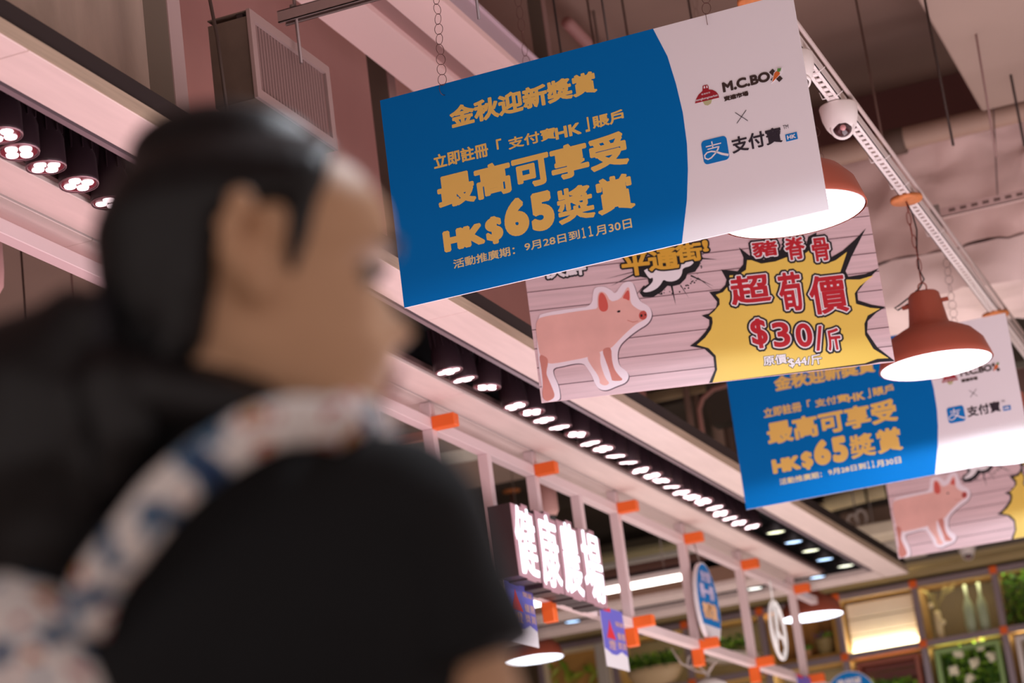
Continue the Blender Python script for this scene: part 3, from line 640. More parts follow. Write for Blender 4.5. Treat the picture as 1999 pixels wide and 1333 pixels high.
# air vent
vt = thing('air_vent', 'louvred air grille with pale frame on a duct end at upper left', 'vent', (-2.8, 6.38, 2.735))
y0, y1, z0, z1 = 6.09, 6.67, 2.72, 3.015; x = -2.8; fr = .032
GR = mat('grille_frame', 'a98f8a', .5)
MB().box((x-.012, y0, z0), (x, y0+fr, z1)).box((x-.012, y1-fr, z0), (x, y1, z1)).box((x-.012, y0+fr, z0), (x, y1-fr, z0+fr)).box((x-.012, y0+fr, z1-fr), (x, y1-fr, z1)).obj('frame', GR, vt)
ns = 24
sl = None
for k in range(ns):
    yy_ = y0+fr+(y1-y0-2*fr)*(k+.5)/ns
    mx = Matrix.Translation((x-.014, yy_, 0)) @ Matrix.Rotation(radians(-12), 4, 'Z')
    MB().box((-.002, -.0062, z0+fr), (.002, .0062, z1-fr), mx).obj('slat', mat('slat', '8c706c', .5), vt)
MB().box((x-.05, y0+.01, z0+.005), (x-.03, y1-.01, z1-.005)).obj('back_plate', mat('vent_dark', '3a2c2a', .8), vt)
MB().box((x-.15, y0+.008, z0+.003), (x-.012, y0+.012, z1-.02)).box((x-.15, y0+.008, z0), (x-.012, y1, z0+.004)).box((x-.15, y0+.008, z1-.004), (x-.012, y1, z1)).obj('duct_side', mat('vent_duct', '6c5c50', .7, var=.2, scale=6), vt)
tag(MB().tube([(-2.89, 5.98, 4.4), (-2.885, 5.98, 3.1), (-2.87, 5.99, 2.9), (-2.86, 6.0, 2.5)], .006).obj('hanging_rod', mat('rod_dark', '5a4c46', .4, .5)), 'thin dark rod hanging in front of the louvred grille', 'rod')
# pink box beam with groove
pb = thing('box_beam', 'broad pale pink ceiling beam with a dark groove along its underside', 'beam', (-2.78, 8, 3.4))
PB = mat('beam_pink', 'f2cfca', .6)
for a, b in ((-2.995, -2.815), (-2.735, -2.573)):
    MB().box((a, 3, 3.4), (b, 13.5, 3.43)).obj('flange', PB, pb)
MB().box((-2.82, 3, 3.425), (-2.73, 13.5, 3.44)).obj('groove', mat('groove', 'a07a76', .6), pb)
MB().box((-2.577, 3, 3.43), (-2.573, 13.5, 3.51)).box((-2.60, 3, 3.51), (-2.56, 13.5, 3.52)).box((-2.995, 3, 3.43), (-2.99, 13.5, 3.55)).obj('web', mat('beam_side', 'bca4ac', .6), pb)
for k in range(4):
    y = 4.5+2.7*k; MB().tube([(-2.78, y, 3.47), (-2.78, y, 4.42)], .006).obj('hanger', STEEL, pb)
# strut channel with threaded rod
cn = thing('strut_channel', 'short grey steel strut channel at top centre, left of the chain', 'channel', (-2.5, 6.4, 3.08))
c = at(548, 46, y=6.4)
MB().box((c.x, 6.38, c.z-.004), (-1.0, 6.384, c.z+.036)).box((c.x, 6.38, c.z+.033), (-1.0, 6.421, c.z+.036)).box((c.x+.01, 6.417, c.z-.004), (-1.0, 6.421, c.z+.036)).box((c.x, 6.38, c.z-.004), (-1.0, 6.39, c.z-.001)).box((c.x+.01, 6.411, c.z-.004), (-1.0, 6.421, c.z-.001)).obj('channel', mat('strut', 'a89490', .4, .3), cn)
def rod(lab, top, bot, r=.004, col='4c403a', nut=None):
    t = thing('threaded_rod', lab, 'rod', bot); MB().tube([top, bot], r, n=8).obj('shaft', mat('rod_'+col, col, .4, .4), t)
    if nut: MB().lathe([(.0005, -.006), (.011, -.006), (.011, .006), (.0005, .006)], nut, n=6).obj('nut', STEEL, t)
p = at(573, 30, y=6.4)
rod('threaded rod hanging through the short strut channel', (p.x, 6.4, 4.4), (at(588, 123, y=6.4).x, 6.4, at(588, 123, y=6.4).z), .006, '8c7a76', (p.x, 6.4, c.z+.045))
q = at(935, 37, y=6.4); rod('cut threaded rod end above the left part of the blue banner', (q.x, 6.4, 4.4), q, .005, '8a8484')
for i, (px, col, y, L) in enumerate(((1078, '3c3836', 8.3, 'first'), (1145, '4c3c34', 9.0, 'second'), (1172, '5a504c', 7.7, 'third'), (1213, '4a3c36', 9.2, 'fourth'), (1342, '3e322e', 9.0, 'fifth'))):
    a = at(px, 0, y=y); b = Vector((a.x+.01, y, a.z-.8))
    rod('%s thin ceiling rod from the left above the large blue banner' % L, (a.x, y, 4.4), b, .0045, col)
for lab, a, b, y, col, r in (('thin brown wire crossing left of the dome camera rail', (1669, 0), (1728, 298), 9.8, '5a4238', .0045), ('dark rod from the edge of the tan duct at upper right', (1806, 20), (1861, 284), 9.0, '34261f', .0055),
                             ('long pale wire at upper right', (1900, 0), (1945, 306), 9.6, '8c706a', .005), ('short dark rod near the right edge at upper right', (1974, 150), (2000, 285), 10.2, '2c211d', .006)):
    A = at(*a, y=y); B = at(*b, y=y); rod(lab, (A.x, y, 4.4), B, r, col)
A = at(1945, 306, y=9.6); rod('long pale wire continuing down past the crinkled duct', (A.x, 10.6, 4.3), (A.x-.14, 10.6, 3.25), .004, '6a5450')
# pink conduit top
A = at(1210, -20, y=10.5); B = at(1260, 62, y=11.6)
tag(MB().tube([(A.x, 9.5, 4.2), (A.x-.03, 12, 4.2)], .03).obj('conduit_pipe', mat('conduit_pink', 'b0827c', .6)), 'pink lit conduit running away above the blue banner', 'pipe')
# right-hand ceiling duct and pipes
tag(MB().rbox((-1.172, 5.0, 3.7), (1.2, 10.6, 4.2), .01).obj('air_duct', mat('duct_tan', 'a08c80', .7, var=.06, scale=1)), 'wide smooth tan ceiling duct at the upper right corner', 'duct')
tag(MB().tube([(-4.5, 10.75, 3.70), (-1.9, 10.75, 3.71), (1.5, 10.75, 3.72)], .055, n=16).obj('insulated_pipe', mat('pipe_tan', 'a58a7a', .6, var=.08, scale=3)), 'thick tan insulated pipe crossing behind the dome camera', 'pipe')
MB_ = MB().lathe([(.060, -.05), (.066, -.045), (.066, .045), (.060, .05)], (-1.62, 10.75, 3.705), n=16, axis='x'); tag(MB_.obj('pipe_collar', mat('collar', '5c4a40', .7)), 'dark brown collar on the thick tan pipe', 'pipe collar')
tag(MB().tube([(-1.17, 10.64, 3.735), (1.5, 10.64, 3.74)], .016, n=10).obj('thin_pipe', mat('pipe_light', 'c8b098', .5)), 'thin pale pipe under the tan duct at upper right', 'pipe')
c2 = at(1834, 427, y=10); ct = thing('strut_channel', 'long pale strut channel crossing at right with a bracket on its left end', 'channel', (-1.2, 10, c2.z))
MB().box((c2.x, 9.98, c2.z), (1.2, 9.984, c2.z+.041)).box((c2.x, 9.98, c2.z), (1.2, 10.02, c2.z+.003)).obj('channel', mat('strut_pale', 'bfa49e', .45), ct)
MB().box((c2.x-.03, 9.975, c2.z-.12), (c2.x+.01, 9.99, c2.z+.06)).obj('bracket', STEEL, ct)
mb = MB(); k = c2.x+.05
while k < 1: mb.box((k, 9.978, c2.z+.015), (k+.028, 9.9805, c2.z+.028)); k += .05
mb.obj('slots', mat('slot_dark', '6a5550', .7), ct, kind='stuff')
# dark band and clutter under the insulated duct
tag(MB().box((-3.2, 12.6, 2.95), (1.5, 12.75, 3.3)).obj('dark_ceiling_beam', mat('beam_dark', '4a463c', .8)), 'dark grey green beam behind the right lamp', 'beam')
# pipes seen between the banners
mb_l = [('vertical brown pipes between the pig banner and blue banner', 1345, 13.0), ('second vertical brown pipe beside the curved pipe', 1362, 13.3), ('grey upright duct left of the curved pipe', 1395, 13.5), ('wide brown upright duct right of the curved pipe', 1415, 13.8)]
for i, (lab, px, y) in enumerate(mb_l):
    a = at(px, 800, y=y); r = (.02, .018, .035, .03)[i]
    tag(MB().tube([(a.x, y, 2.5), (a.x, y, 4.4)], r, n=10).obj('upright_pipe', mat('up_%d' % i, ('8f7466', '7c6254', '9a8272', '6e5648')[i], .7)), lab, 'pipe')
a = at(1365, 800, y=12.6)
tag(MB().tube([(a.x, 12.6, a.z-.35), (a.x, 12.6, a.z), (a.x+.03, 12.6, a.z+.06), (a.x+.10, 12.6, a.z+.10), (a.x+.22, 12.6, a.z+.11), (a.x+.8, 12.6, a.z+.12)], .014, n=10).obj('curved_pipe', mat('pipe_rose', 'b88c80', .6)), 'curved rose pipe beside the second blue banner', 'pipe')
a = at(1278, 775, y=13.2)
tg = thing('cable_ladder', 'pale yellowish cable tray bars above the long bulkhead', 'cable tray', (a.x, 13.2, a.z))
for k in (-.3, .3): MB().tube([(a.x+k, 13.2, a.z-.03), (a.x+k, 13.2, 4.4)], .005).obj('hanger', STEEL, tg)
for k in range(3): MB().box((a.x-.5, 13.1+.05*k, a.z-.05+.035*k), (a.x+.4, 13.14+.05*k, a.z-.035+.035*k)).obj('bar', mat('tray_bar', 'b09a78', .6), tg)
# clutter at far right (between banner 3 and 4)
def cl(px, py, y, dx, dy, dz, col, name, lab, cat, rz=0):
    p = at(px, py, y=y); mx = Matrix.Translation(p) @ Matrix.Rotation(rz, 4, 'Z')
    mb = MB().rbox((-dx/2, -dy/2, -dz/2), (dx/2, dy/2, dz/2), min(dx, dy, dz)*.1); mb.v = [tuple(mx @ Vector(v)) for v in mb.v]
    t = thing(name, lab, cat, p); mb.obj('casing', mat('cl_'+col, col, .7, var=.08, scale=4), t)
    for k in (-.4, .4): MB().tube([(p.x+dx*k, p.y, p.z+dz*.4), (p.x+dx*k, p.y, 4.4)], .005).obj('hanger', STEEL, t)
    return t
p = at(1612, 985, y=15.6)
tag(MB().tube([(p.x, 15.6, p.z), (p.x+.30, 15.6, p.z+.02), (p.x+.75, 15.6, p.z+.035)], .055, n=14).tube([(p.x, 15.6, p.z), (p.x-.02, 15.6, p.z-.05)], .05, n=12).obj('flexible_duct', mat('duct_cream', 'eadcae', .6, var=.1, scale=8)), 'cream round duct just below the second blue banner', 'duct')
tag(MB().tube([(p.x+.30, 15.53, p.z-.06), (p.x+.30, 15.53, p.z+.08)], .008).tube([(p.x+.44, 15.53, p.z-.06), (p.x+.44, 15.53, p.z+.08)], .008).obj('duct_strap', DARK), 'dark straps around the cream round duct', 'strap')
cl(1735, 1010, 16.0, .6, .4, .12, '7a6658', 'duct_box', 'brown duct box behind the far pig banner', 'duct')
cl(1712, 1040, 15.3, .30, .3, .09, 'e6dac2', 'fan_coil_unit', 'pale ceiling unit box beside the far pig banner', 'air unit')
cl(1752, 1074, 15.75, .34, .3, .10, 'cfc6b8', 'fan_coil_unit', 'grey lower ceiling unit box by the far pig banner', 'air unit')
p = at(1665, 1020, y=15.2)
t = thing('cable_bundle', 'two white looped cables beside the cream round duct', 'cable', p)
for k in (0, 1):
    MB().tube([p+Vector((.06*k+.035*cos(a), .0, .055*sin(a)+.02*k)) for a in [radians(-60+26*i) for i in range(11)]], .009, n=6).obj('loop', mat('cable_white', 'c8beb4', .6), t)
MB().tube([p+Vector((-.02, 0, .0)), p+Vector((-.02, 0, -.09)), p+Vector((.03, 0, -.16))], .016).obj('trunk', mat('cable_white', 'c8beb4', .6), t)
cl(1640, 1020, 16.6, .9, .1, .35, '3c3630', 'ceiling_panel', 'dark recess panel behind the looped cables', 'panel')
# right of banner 3
cl(1990, 560, 13.0, .8, .06, .10, 'a89088', 'pale_duct', 'pale duct at the right edge beside the second rail disc', 'duct')
cl(1992, 710, 13.0, .5, .05, .04, 'c8b0a8', 'thin_pipe', 'pale pipe right of the second blue banner', 'pipe')
cl(1995, 745, 13.4, .6, .06, .16, '7a6058', 'dark_duct', 'brown duct right of the second blue banner at the picture edge', 'duct')
# bars in the stall seen through the lattice
def xbar(py, px, y, z, dz, dy, col, lab, name='ceiling_batten', x0=-9, x1=-3.4, em=None):
    tag(MB().box((x0, y-dy/2, z), (x1, y+dy/2, z+dz)).obj(name, em or mat('bar_'+col, col, .6, var=.05, scale=3)), lab, 'batten')
xbar(0, 0, 14.9, 2.72, .03, .22, '9c9470', 'yellowish grey batten in the stall ceiling beyond the lattice')
xbar(0, 0, 15.3, 2.74, .04, .10, 'c9c5bc', 'light grey batten above the fluorescent tube, beyond the lattice')
xbar(0, 0, 15.65, 2.76, .04, .10, '6e4a42', 'dark red brown batten above the fluorescent tube')
xbar(0, 0, 16.0, 2.76, .04, .08, '8a5c54', 'reddish batten just above the fluorescent tube')
xbar(0, 0, 9.9, 2.94, .04, .05, 'b8907e', 'pinkish batten under the near stall ceiling')
xbar(0, 0, 11.4, 2.90, .05, .05, 'c08878', 'rose batten behind the lit sign')
xbar(0, 0, 11.7, 2.85, .08, .30, 'b4b0a4', 'pale grey duct behind the lit sign')
xbar(0, 0, 5.75, 2.96, .04, .08, 'd2b4b0', 'pink slotted channel at the left picture edge', x1=-3.7)
xbar(0, 0, 15.6, 3.3, .1, 4.5, '4a423a', 'dark ceiling panel beyond the stall battens')
# fluorescents
for i, (x0, x1, y, lab) in enumerate(((-4.35, -3.53, 12.72, 'long fluorescent tube fitting behind the lattice, right of the lit sign'), (-5.4, -4.37, 12.72, 'fluorescent tube fitting below the lit sign'))):
    t = thing('fluorescent_light', lab, 'light', ((x0+x1)/2, y, 2.15))
    MB().rbox((x0, y-.03, 2.165), (x1, y+.03, 2.20), .004).obj('housing', WHITEM, t)
    MB().tube([(x0+.01, y, 2.15), (x1-.01, y, 2.15)], .019, n=12).obj('tube', emis('tube', 'fff8f0', 4), t)
    for xx in (x0+.1, x1-.1): MB().tube([(xx, y, 2.2), (xx, y, 3.0)], .003).obj('suspension', STEEL, t)
c = at(1068, 975, y=10.6)
t = thing('ceiling_fan_coil', 'small pinkish drum fitting behind the second lattice post', 'fitting', c)
MB().lathe([(.0005, -.085), (.035, -.085), (.05, -.06), (.05, .08), (.0005, .08)], c, n=18).obj('drum', mat('drum_pink', 'c8a098', .6), t)
MB().lathe([(.0005, -.098), (.03, -.098), (.036, -.085)], c, n=18).obj('drum_base', BLACK, t)
# elbow pipe on the left edge
p = at(-6, 540, y=6.6)
tag(MB().tube([p+Vector((0, 0, .35)), p+Vector((0, 0, .02)), p+Vector((-.005, 0, -.03)), p+Vector((-.03, 0, -.06)), p+Vector((-.09, 0, -.075))], .026, n=14).obj('elbow_pipe', mat('pipe_pink', 'd0a8a4', .5)), 'pink pipe elbow at the left picture edge', 'pipe')
for lab, px, y in (('dark rod at left above the ponytail', 45, 7.0), ('pale rod at left above the ponytail', 140, 7.2)):
    A = at(px, 545, y=y); rod(lab, (A.x, y, 3.0), (A.x, y, A.z-.5), .004, '4a3c36' if px < 100 else '9a8078')
# ================================================================ BACK SHELF WALL
SY = 17.0
sh = thing('display_shelf', 'wall of square lit display niches with mauve frame bars and orange joints', 'shelf', (-3.5, SY, -.95))
FR = mat('shelf_frame', '8e7f84', .55); FI = mat('niche_timber', 'cfae74', .6, var=.06, scale=5)
xs = [-6.53, -5.94, -5.35, -4.76, -4.17, -3.585, -3.0, -2.41, -1.82, -1.23]
zs = [2.51, 2.07, 1.63, 1.19]
bw = .022
for z in zs: MB().rbox((-6.6, SY, z-bw), (-1.1, SY+.05, z+bw), .002).obj('rail', FR, sh)
for x in xs:
    for a, b in zip(zs[:-1], zs[1:]): MB().rbox((x-bw, SY, b+bw), (x+bw, SY+.05, a-bw), .002).obj('post', FR, sh)
    for z in zs: MB().rbox((x-.027, SY-.012, z-.027), (x+.027, SY+.0, z+.027), .002).obj('joint_block', ORANGE, sh)
for i in range(len(xs)-1):
    for j in range(3):
        a, b, z1_, z0_ = xs[i]+bw, xs[i+1]-bw, zs[j]-bw, zs[j+1]+bw
        mb = MB().box((a-.02, SY+.05, z0_-.02), (a, SY+.36, z1_+.02)).box((b, SY+.05, z0_-.02), (b+.02, SY+.36, z1_+.02)).box((a, SY+.05, z1_), (b, SY+.36, z1_+.02)).box((a, SY+.05, z0_-.02), (b, SY+.36, z0_))
        mb.obj('niche', FI, sh)
        if j < 2 and 1 <= i <= 7:
            pw_ = 1.3 if (i, j) == (5, 0) else .45
            l = bpy.data.lights.new('niche_strip', 'AREA'); l.shape = 'RECTANGLE'; l.size = .5; l.size_y = .02; l.energy = pw_; l.color = (1, .84, .55)
            o = bpy.data.objects.new('niche_strip', l); o.location = ((a+b)/2, SY+.07, z0_+.012 if (i, j) == (5, 0) else z1_-.012); o.rotation_euler = (radians(180-35) if (i, j) == (5, 0) else radians(35), 0, 0); COL.objects.link(o)
tag(MB().box((-6.7, SY-.25, 2.60), (1.5, SY+.4, 2.63)).box((-6.7, SY-.02, 2.555), (1.5, SY+.02, 2.60)).obj('shelf_cornice', mat('cornice', 'a8976c', .6, var=.05, scale=3)), 'olive tan cornice board above the display niches', 'cornice')
tag(MB().rbox((-6.7, SY-.26, 2.63), (1.5, SY+.415, 2.95), .005).obj('grey_fascia', mat('fascia', '5e5850', .8)), 'grey fascia above the display niches behind the dome camera', 'fascia')
tag(MB().tube([(-3.08, SY-.3, 2.66), (-3.08, SY-.3, 2.9)], .035, n=12).obj('fascia_pipe', mat('fpipe', '7a6a58', .7)), 'short tan pipe on the grey fascia', 'pipe')
def cell(i, j): return xs[i]+bw, xs[i+1]-bw, zs[j+1]+bw, zs[j]-bw
GLASS = mat('bottle_glass', 'a8b898', .3)
# niche with white planks
a, b, z0_, z1_ = cell(5, 0)
t = thing('plank_panel', 'white plank panel glowing at its foot in the upper shelf niche', 'panel', ((a+b)/2, SY+.1, z0_))
for k in range(3): MB().rbox((a+.025, SY+.10, z0_+.02+k*.118), (b-.02, SY+.12, z0_+.13+k*.118), .003).obj('plank', mat('plank_white', 'e8dccb', .6, var=.04, scale=5), t)
MB().box((a+.03, SY+.05, z0_+.004), (b-.02, SY+.06, z0_+.014)).obj('light_strip', emis('strip', 'ffe9b8', 5), t)
# niche with vase, sprigs, two bottles
a, b, z0_, z1_ = cell(6, 0)
t = thing('cream_vase', 'slim cream vase with curling sprigs in the bottle niche', 'vase', (a+.10, SY+.09, z0_))
MB().lathe([(.0005, 0), (.026, 0), (.028, .05), (.026, .18), (.020, .21), (.016, .20)], (a+.10, SY+.09, z0_), n=16).obj('body', mat('vase_cream', 'e0d2a4', .5), t)
mb = MB()
for k in range(7):
    an = random.uniform(-1, 1); p0 = Vector((a+.10, SY+.09, z0_+.19)); mb.tube([p0, p0+Vector((an*.03, 0, .07)), p0+Vector((an*.09, -.01, .13+.02*(k % 3))), p0+Vector((an*.17, -.02, .15+.03*(k % 2)))], .0032, n=5)
mb.obj('sprigs', mat('sprig', 'b4a868', .6), t, kind='stuff')
tag(MB().ball((a+.135, SY+.06, z0_+.115), .022).obj('pale_ball', mat('ball_pale', 'efe2b4', .5)), 'pale round bauble beside the cream vase', 'bauble')
tag(MB().ball((a+.07, SY+.06, z0_+.25), .020).obj('pale_ball', MATS['ball_pale']), 'pale bauble hanging among the vase sprigs', 'bauble')
for k, (dx, lab) in enumerate(((.33, 'left of the two pale green glass bottles in the niche'), (.43, 'right of the two pale green glass bottles in the niche'))):
    MBo = MB().lathe([(.0005, 0), (.036, 0), (.040, .01), (.040, .19), (.030, .225), (.012, .27), (.011, .36), (.0005, .362)], (0, 0, 0), n=18)
    tag(MBo.obj('glass_bottle', GLASS, loc=(a+dx, SY+.10, z0_+.001)), lab, 'bottle', 'glass bottles in the niche')
# hedge in right niche
LEAFM = [mat('leaf_a', '4e7a1e', .6), mat('leaf_b', '7aa02a', .6), mat('leaf_c', '2c4c18', .7)]
def foliage(name, lab, cat, lo, hi, n, L, parent=None):
    mb = MB()
    for k in range(n):
        p = [random.uniform(lo[i], hi[i]) for i in range(3)]; mb.cm = random.choice((0, 0, 1, 2))
        mb.leaf(p, (random.uniform(-1, 1), random.uniform(-1, .2), random.uniform(-.8, 1)), (random.uniform(-1, 1), random.uniform(-1, 1), .3), L*random.uniform(.6, 1.2), L*.5)
    if parent: return mb.obj(name, LEAFM, parent, kind='stuff')
    o = mb.obj(name, LEAFM); o['kind'] = 'stuff'; return tag(o, lab, cat)
a, b, z0_, z1_ = cell(7, 0)
foliage('moss_panel', 'bushy green plant filling the shelf niche at the right edge', 'plant', (a+.02, SY+.06, z0_+.01), (b-.02, SY+.2, z1_-.02), 900, .055)
# row 2: boxes and lettuce
def crate(i, j, lab, col, name='display_crate'):
    a, b, z0_, z1_ = cell(i, j); a += .04; b -= .03; z0_ += .02; z1_ -= .03; y = SY+.03; fw = .035
    t = thing(name, lab, 'crate', ((a+b)/2, y, z0_)); m = mat('crate_'+col, col, .55, var=.06, scale=5)
    for lo, hi in (((a, y, z0_), (a+fw, y+.14, z1_)), ((b-fw, y, z0_), (b, y+.14, z1_)), ((a+fw, y, z1_-fw), (b-fw, y+.14, z1_)), ((a+fw, y, z0_), (b-fw, y+.14, z0_+fw))):
        MB().rbox(lo, hi, .003).obj('side', m, t)
    return t, (a+fw, b-fw, z0_+fw, z1_-fw), y
t, (a, b, z0_, z1_), y = crate(5, 1, 'red brown wooden crate with slats in the lower niche', '94503c')
for k in range(4): MB().rbox((a, y+.11, z0_+k*.078), (b, y+.13, z0_+.068+k*.078), .003).obj('slat', mat('crate_slat', '7c4034', .6, var=.1, scale=6), t)
foliage('lettuce_heap', 'heap of bright green lettuce in front of the red brown crate', 'vegetable', (a+.05, SY-.06, z0_-.06), (b-.03, SY+.10, z0_+.12), 500, .07)
t, (a, b, z0_, z1_), y = crate(6, 1, 'light green framed box with hedge and cauliflowers in the lower niche', '8aa866')
foliage('hedge_backing', '', '', (a, y+.07, z0_), (b, y+.13, z1_), 700, .05, t)
MB().box((a, y+.13, z0_), (b, y+.14, z1_)).obj('back_panel', mat('hedge_back', '14240e', .9), t)
cz = [(.17, .26, 'white cauliflower at upper left of the green box'), (.34, .29, 'white cauliflower at upper right of the green box'), (.40, .20, 'white cauliflower at middle right of the green box'), (.28, .17, 'white cauliflower in the middle of the green box'), (.12, .14, 'white cauliflower at lower left of the green box'), (.22, .07, 'white cauliflower at the bottom of the green box')]
for dx, dz, lab in cz:
    c = (a-.04+dx, y+.05, z0_+dz)
    t = thing('cauliflower', lab, 'vegetable', c, 0, 'cauliflowers in the green box')
    mb = MB()
    for k in range(12): mb.ball((c[0]+random.uniform(-.022, .022), c[1]+random.uniform(-.03, 0), c[2]+random.uniform(-.022, .022)), random.uniform(.016, .024), 7, 5)
    mb.obj('florets', mat('cauli', 'ece6c8', .7), t)
    mb = MB()
    for k in range(5): an = k*2*pi/5; mb.leaf((c[0]+.03*cos(an), c[1]+.01, c[2]+.03*sin(an)), (cos(an), -.1, sin(an)), (0, -1, 0), .04, .03)
    mb.obj('leaves', LEAFM[1], t)
crate(7, 1, 'white framed box in the lower niche at the right edge', 'd8cfc8')
# niche with framed pot (behind far lamp)
a, b, z0_, z1_ = cell(4, 0)
t = thing('timber_picture_box', 'yellow lit timber box with plank back behind the far lamp', 'box', ((a+b)/2, SY+.06, z0_)); m = mat('box_timber', 'c89a4c', .55, var=.1, scale=5)
for lo, hi in (((a+.01, SY+.04, z0_), (a+.04, SY+.2, z1_-.03)), ((b-.04, SY+.04, z0_), (b-.01, SY+.2, z1_-.03)), ((a+.04, SY+.04, z1_-.06), (b-.04, SY+.2, z1_-.03)), ((a+.04, SY+.04, z0_), (b-.04, SY+.2, z0_+.03))): MB().rbox(lo, hi, .003).obj('side', m, t)
for k in range(4): MB().rbox((a+.04+k*.115, SY+.19, z0_+.03), (a+.15+k*.115, SY+.2, z1_-.06), .002).obj('plank', mat('box_plank', 'a87a3c', .6, var=.15, scale=6), t)
def pot(lab, c, r, h, col, flower):
    t = thing('flower_pot', lab, 'plant', c)
    MB().lathe([(.0005, 0), (r*.7, 0), (r, h*.9), (r*1.06, h), (r*.9, h), (r*.8, h*.85), (.0005, h*.85)], c, n=18).obj('pot', mat('pot_'+col, col, .6, var=.1, scale=12), t)
    mb = MB()
    for k in range(70):
        an = random.uniform(0, 2*pi); q = random.uniform(0, r); mb.cm = random.choice((0, 1, 2)); mb.leaf((c[0]+q*cos(an), c[1]+q*sin(an), c[2]+h*random.uniform(.8, 1.25)), (cos(an), sin(an), 1), (0, 0, 1), .04, .018)
    mb.obj('foliage', [LEAFM[0], LEAFM[1], mat('petal_'+flower, flower, .6)], t, kind='stuff')
pot('wicker pot with purple flowers in the timber box', (-3.74, SY+.10, z0_+.032), .07, .12, '8c7a4c', '7a5a78')
pot('small clay pot beside the wicker flower pot', (-3.87, SY+.08, z0_+.032), .032, .05, 'b88858', '6a8a3a')
# niche with white planter
a, b, z0_, z1_ = cell(3, 0)
t = thing('white_planter', 'white angled planter with leafy plant in the niche left of the far lamp', 'planter', ((a+b)/2, SY+.0, z0_))
MB().prism([(a+.14, z0_+.10), (b-.03, z0_+.04), (b-.03, z0_+.12), (a+.28, z0_+.17), (a+.14, z0_+.15)], SY-.06, SY+.14, lambda u, v, h: (u, h, v)).obj('trough', mat('planter_white', 'ece4d2', .5), t)
foliage('leaves', '', '', (a+.2, SY+.0, z0_+.16), (b-.1, SY+.12, z0_+.26), 130, .06, t)
# niche with bowl of greens
a, b, z0_, z1_ = cell(2, 0)
t = thing('planter_bowl', 'cream oval bowl heaped with bright green leaves in a left shelf niche', 'bowl', ((a+b)/2, SY+.08, z0_))
n = 20; mb = MB()
prof = [(.10, .0), (.17, .04), (.215, .10), (.225, .15), (.21, .15), (.0, .12)]
mb.add([((a+b)/2+r*cos(2*pi*k/n), SY+.06+r*.45*sin(2*pi*k/n), z0_+h) for r, h in prof for k in range(n)], [(i*n+k, i*n+(k+1) % n, (i+1)*n+(k+1) % n, (i+1)*n+k) for i in range(len(prof)-1) for k in range(n)], True)
mb.obj('bowl', mat('bowl_cream', 'e8cfa0', .5), t)
foliage('greens', '', '', ((a+b)/2-.19, SY-.02, z0_+.15), ((a+b)/2+.19, SY+.13, z0_+.24), 420, .055, t)
# leaf picture niche
a, b, z0_, z1_ = cell(1, 0)
t = thing('leaf_picture', 'framed panel of big light green leaves on tan at lower left of the shelf wall', 'picture', ((a+b)/2, SY+.02, z0_))
MB().box((a+.02, SY+.04, z0_+.0), (b-.02, SY+.05, z1_-.01)).obj('panel', mat('leaf_panel', 'c89a50', .6, var=.2, scale=4), t)
for lo, hi in (((a, SY+.0, z0_), (a+.04, SY+.06, z1_)), ((b-.04, SY+.0, z0_), (b, SY+.06, z1_)), ((a+.04, SY+.0, z1_-.035), (b-.04, SY+.06, z1_))): MB().rbox(lo, hi, .003).obj('frame', mat('pic_frame', 'e4d6b0', .5), t)
for k in range(26):
    an = random.uniform(0, 2*pi); p = (random.uniform(a+.08, b-.08), SY+.03-random.uniform(0, .02), random.uniform(z0_+.0, z1_-.08))
    MB().leaf(p, (cos(an), -.1, sin(an)), (0, -1, 0), random.uniform(.10, .17), .05).obj('leaf', mat('big_leaf', 'a8b43c', .5) if k % 3 else LEAFM[1], t)
# pale pole and lower signs
tag(MB().rbox((-5.33, 16.5, -.95), (-5.25, 16.58, 2.42), .004).obj('pale_column', mat('pale_column', 'b8b2a4', .6)), 'pale grey column below the violet poster in front of the shelf', 'column')
t = thing('round_sign', 'round blue sign with white lettering at the bottom picture edge', 'sign', (-3.20, 15.0, 1.58))
c = at(1662, 1360, y=15.0); f = lambda u, v, h: (c.x+u, c.y-h, c.z+v)
pts = [(.165*cos(2*pi*k/32), .165*sin(2*pi*k/32)) for k in range(32)]
MB().prism(pts, -.01, 0, f).obj('board', PWH, t); MB().prism([(u*.97, v*.97) for u, v in pts], 0, .002, f).obj('blue_print', BLUE2, t)
mb = MB(); text_mb(mb, '支付寶', (-.08, .075, .08, .12), .003, f=f, h=.003); mb.obj('lettering', PWH, t)
# wires bundle and cloud-shaped white lamp under lattice
t = thing('cable_bundle', 'tangled white cables hanging under the lattice rail', 'cable', at(1370, 1300, y=12.2))
mm = mat('cable_white', 'c8beb4', .6)
for pts in (((1310, 1265), (1330, 1295), (1360, 1310), (1380, 1315)), ((1345, 1280), (1340, 1300), (1365, 1300), (1385, 1320)), ((1400, 1290), (1385, 1305), (1375, 1330)), ((1350, 1300), (1370, 1285), (1395, 1295), (1378, 1322))):
    MB().tube([at(*p, y=12.0) for p in pts], .006, n=6).obj('cable', mm, t)
p = at(1385, 1336, y=12.0)
MB().lathe([(.0005, .03), (.04, .025), (.09, 0), (.10, -.03), (.0005, -.035)], p, n=20).obj('junction_box', mat('jbox', 'd8d8d4', .5), t)

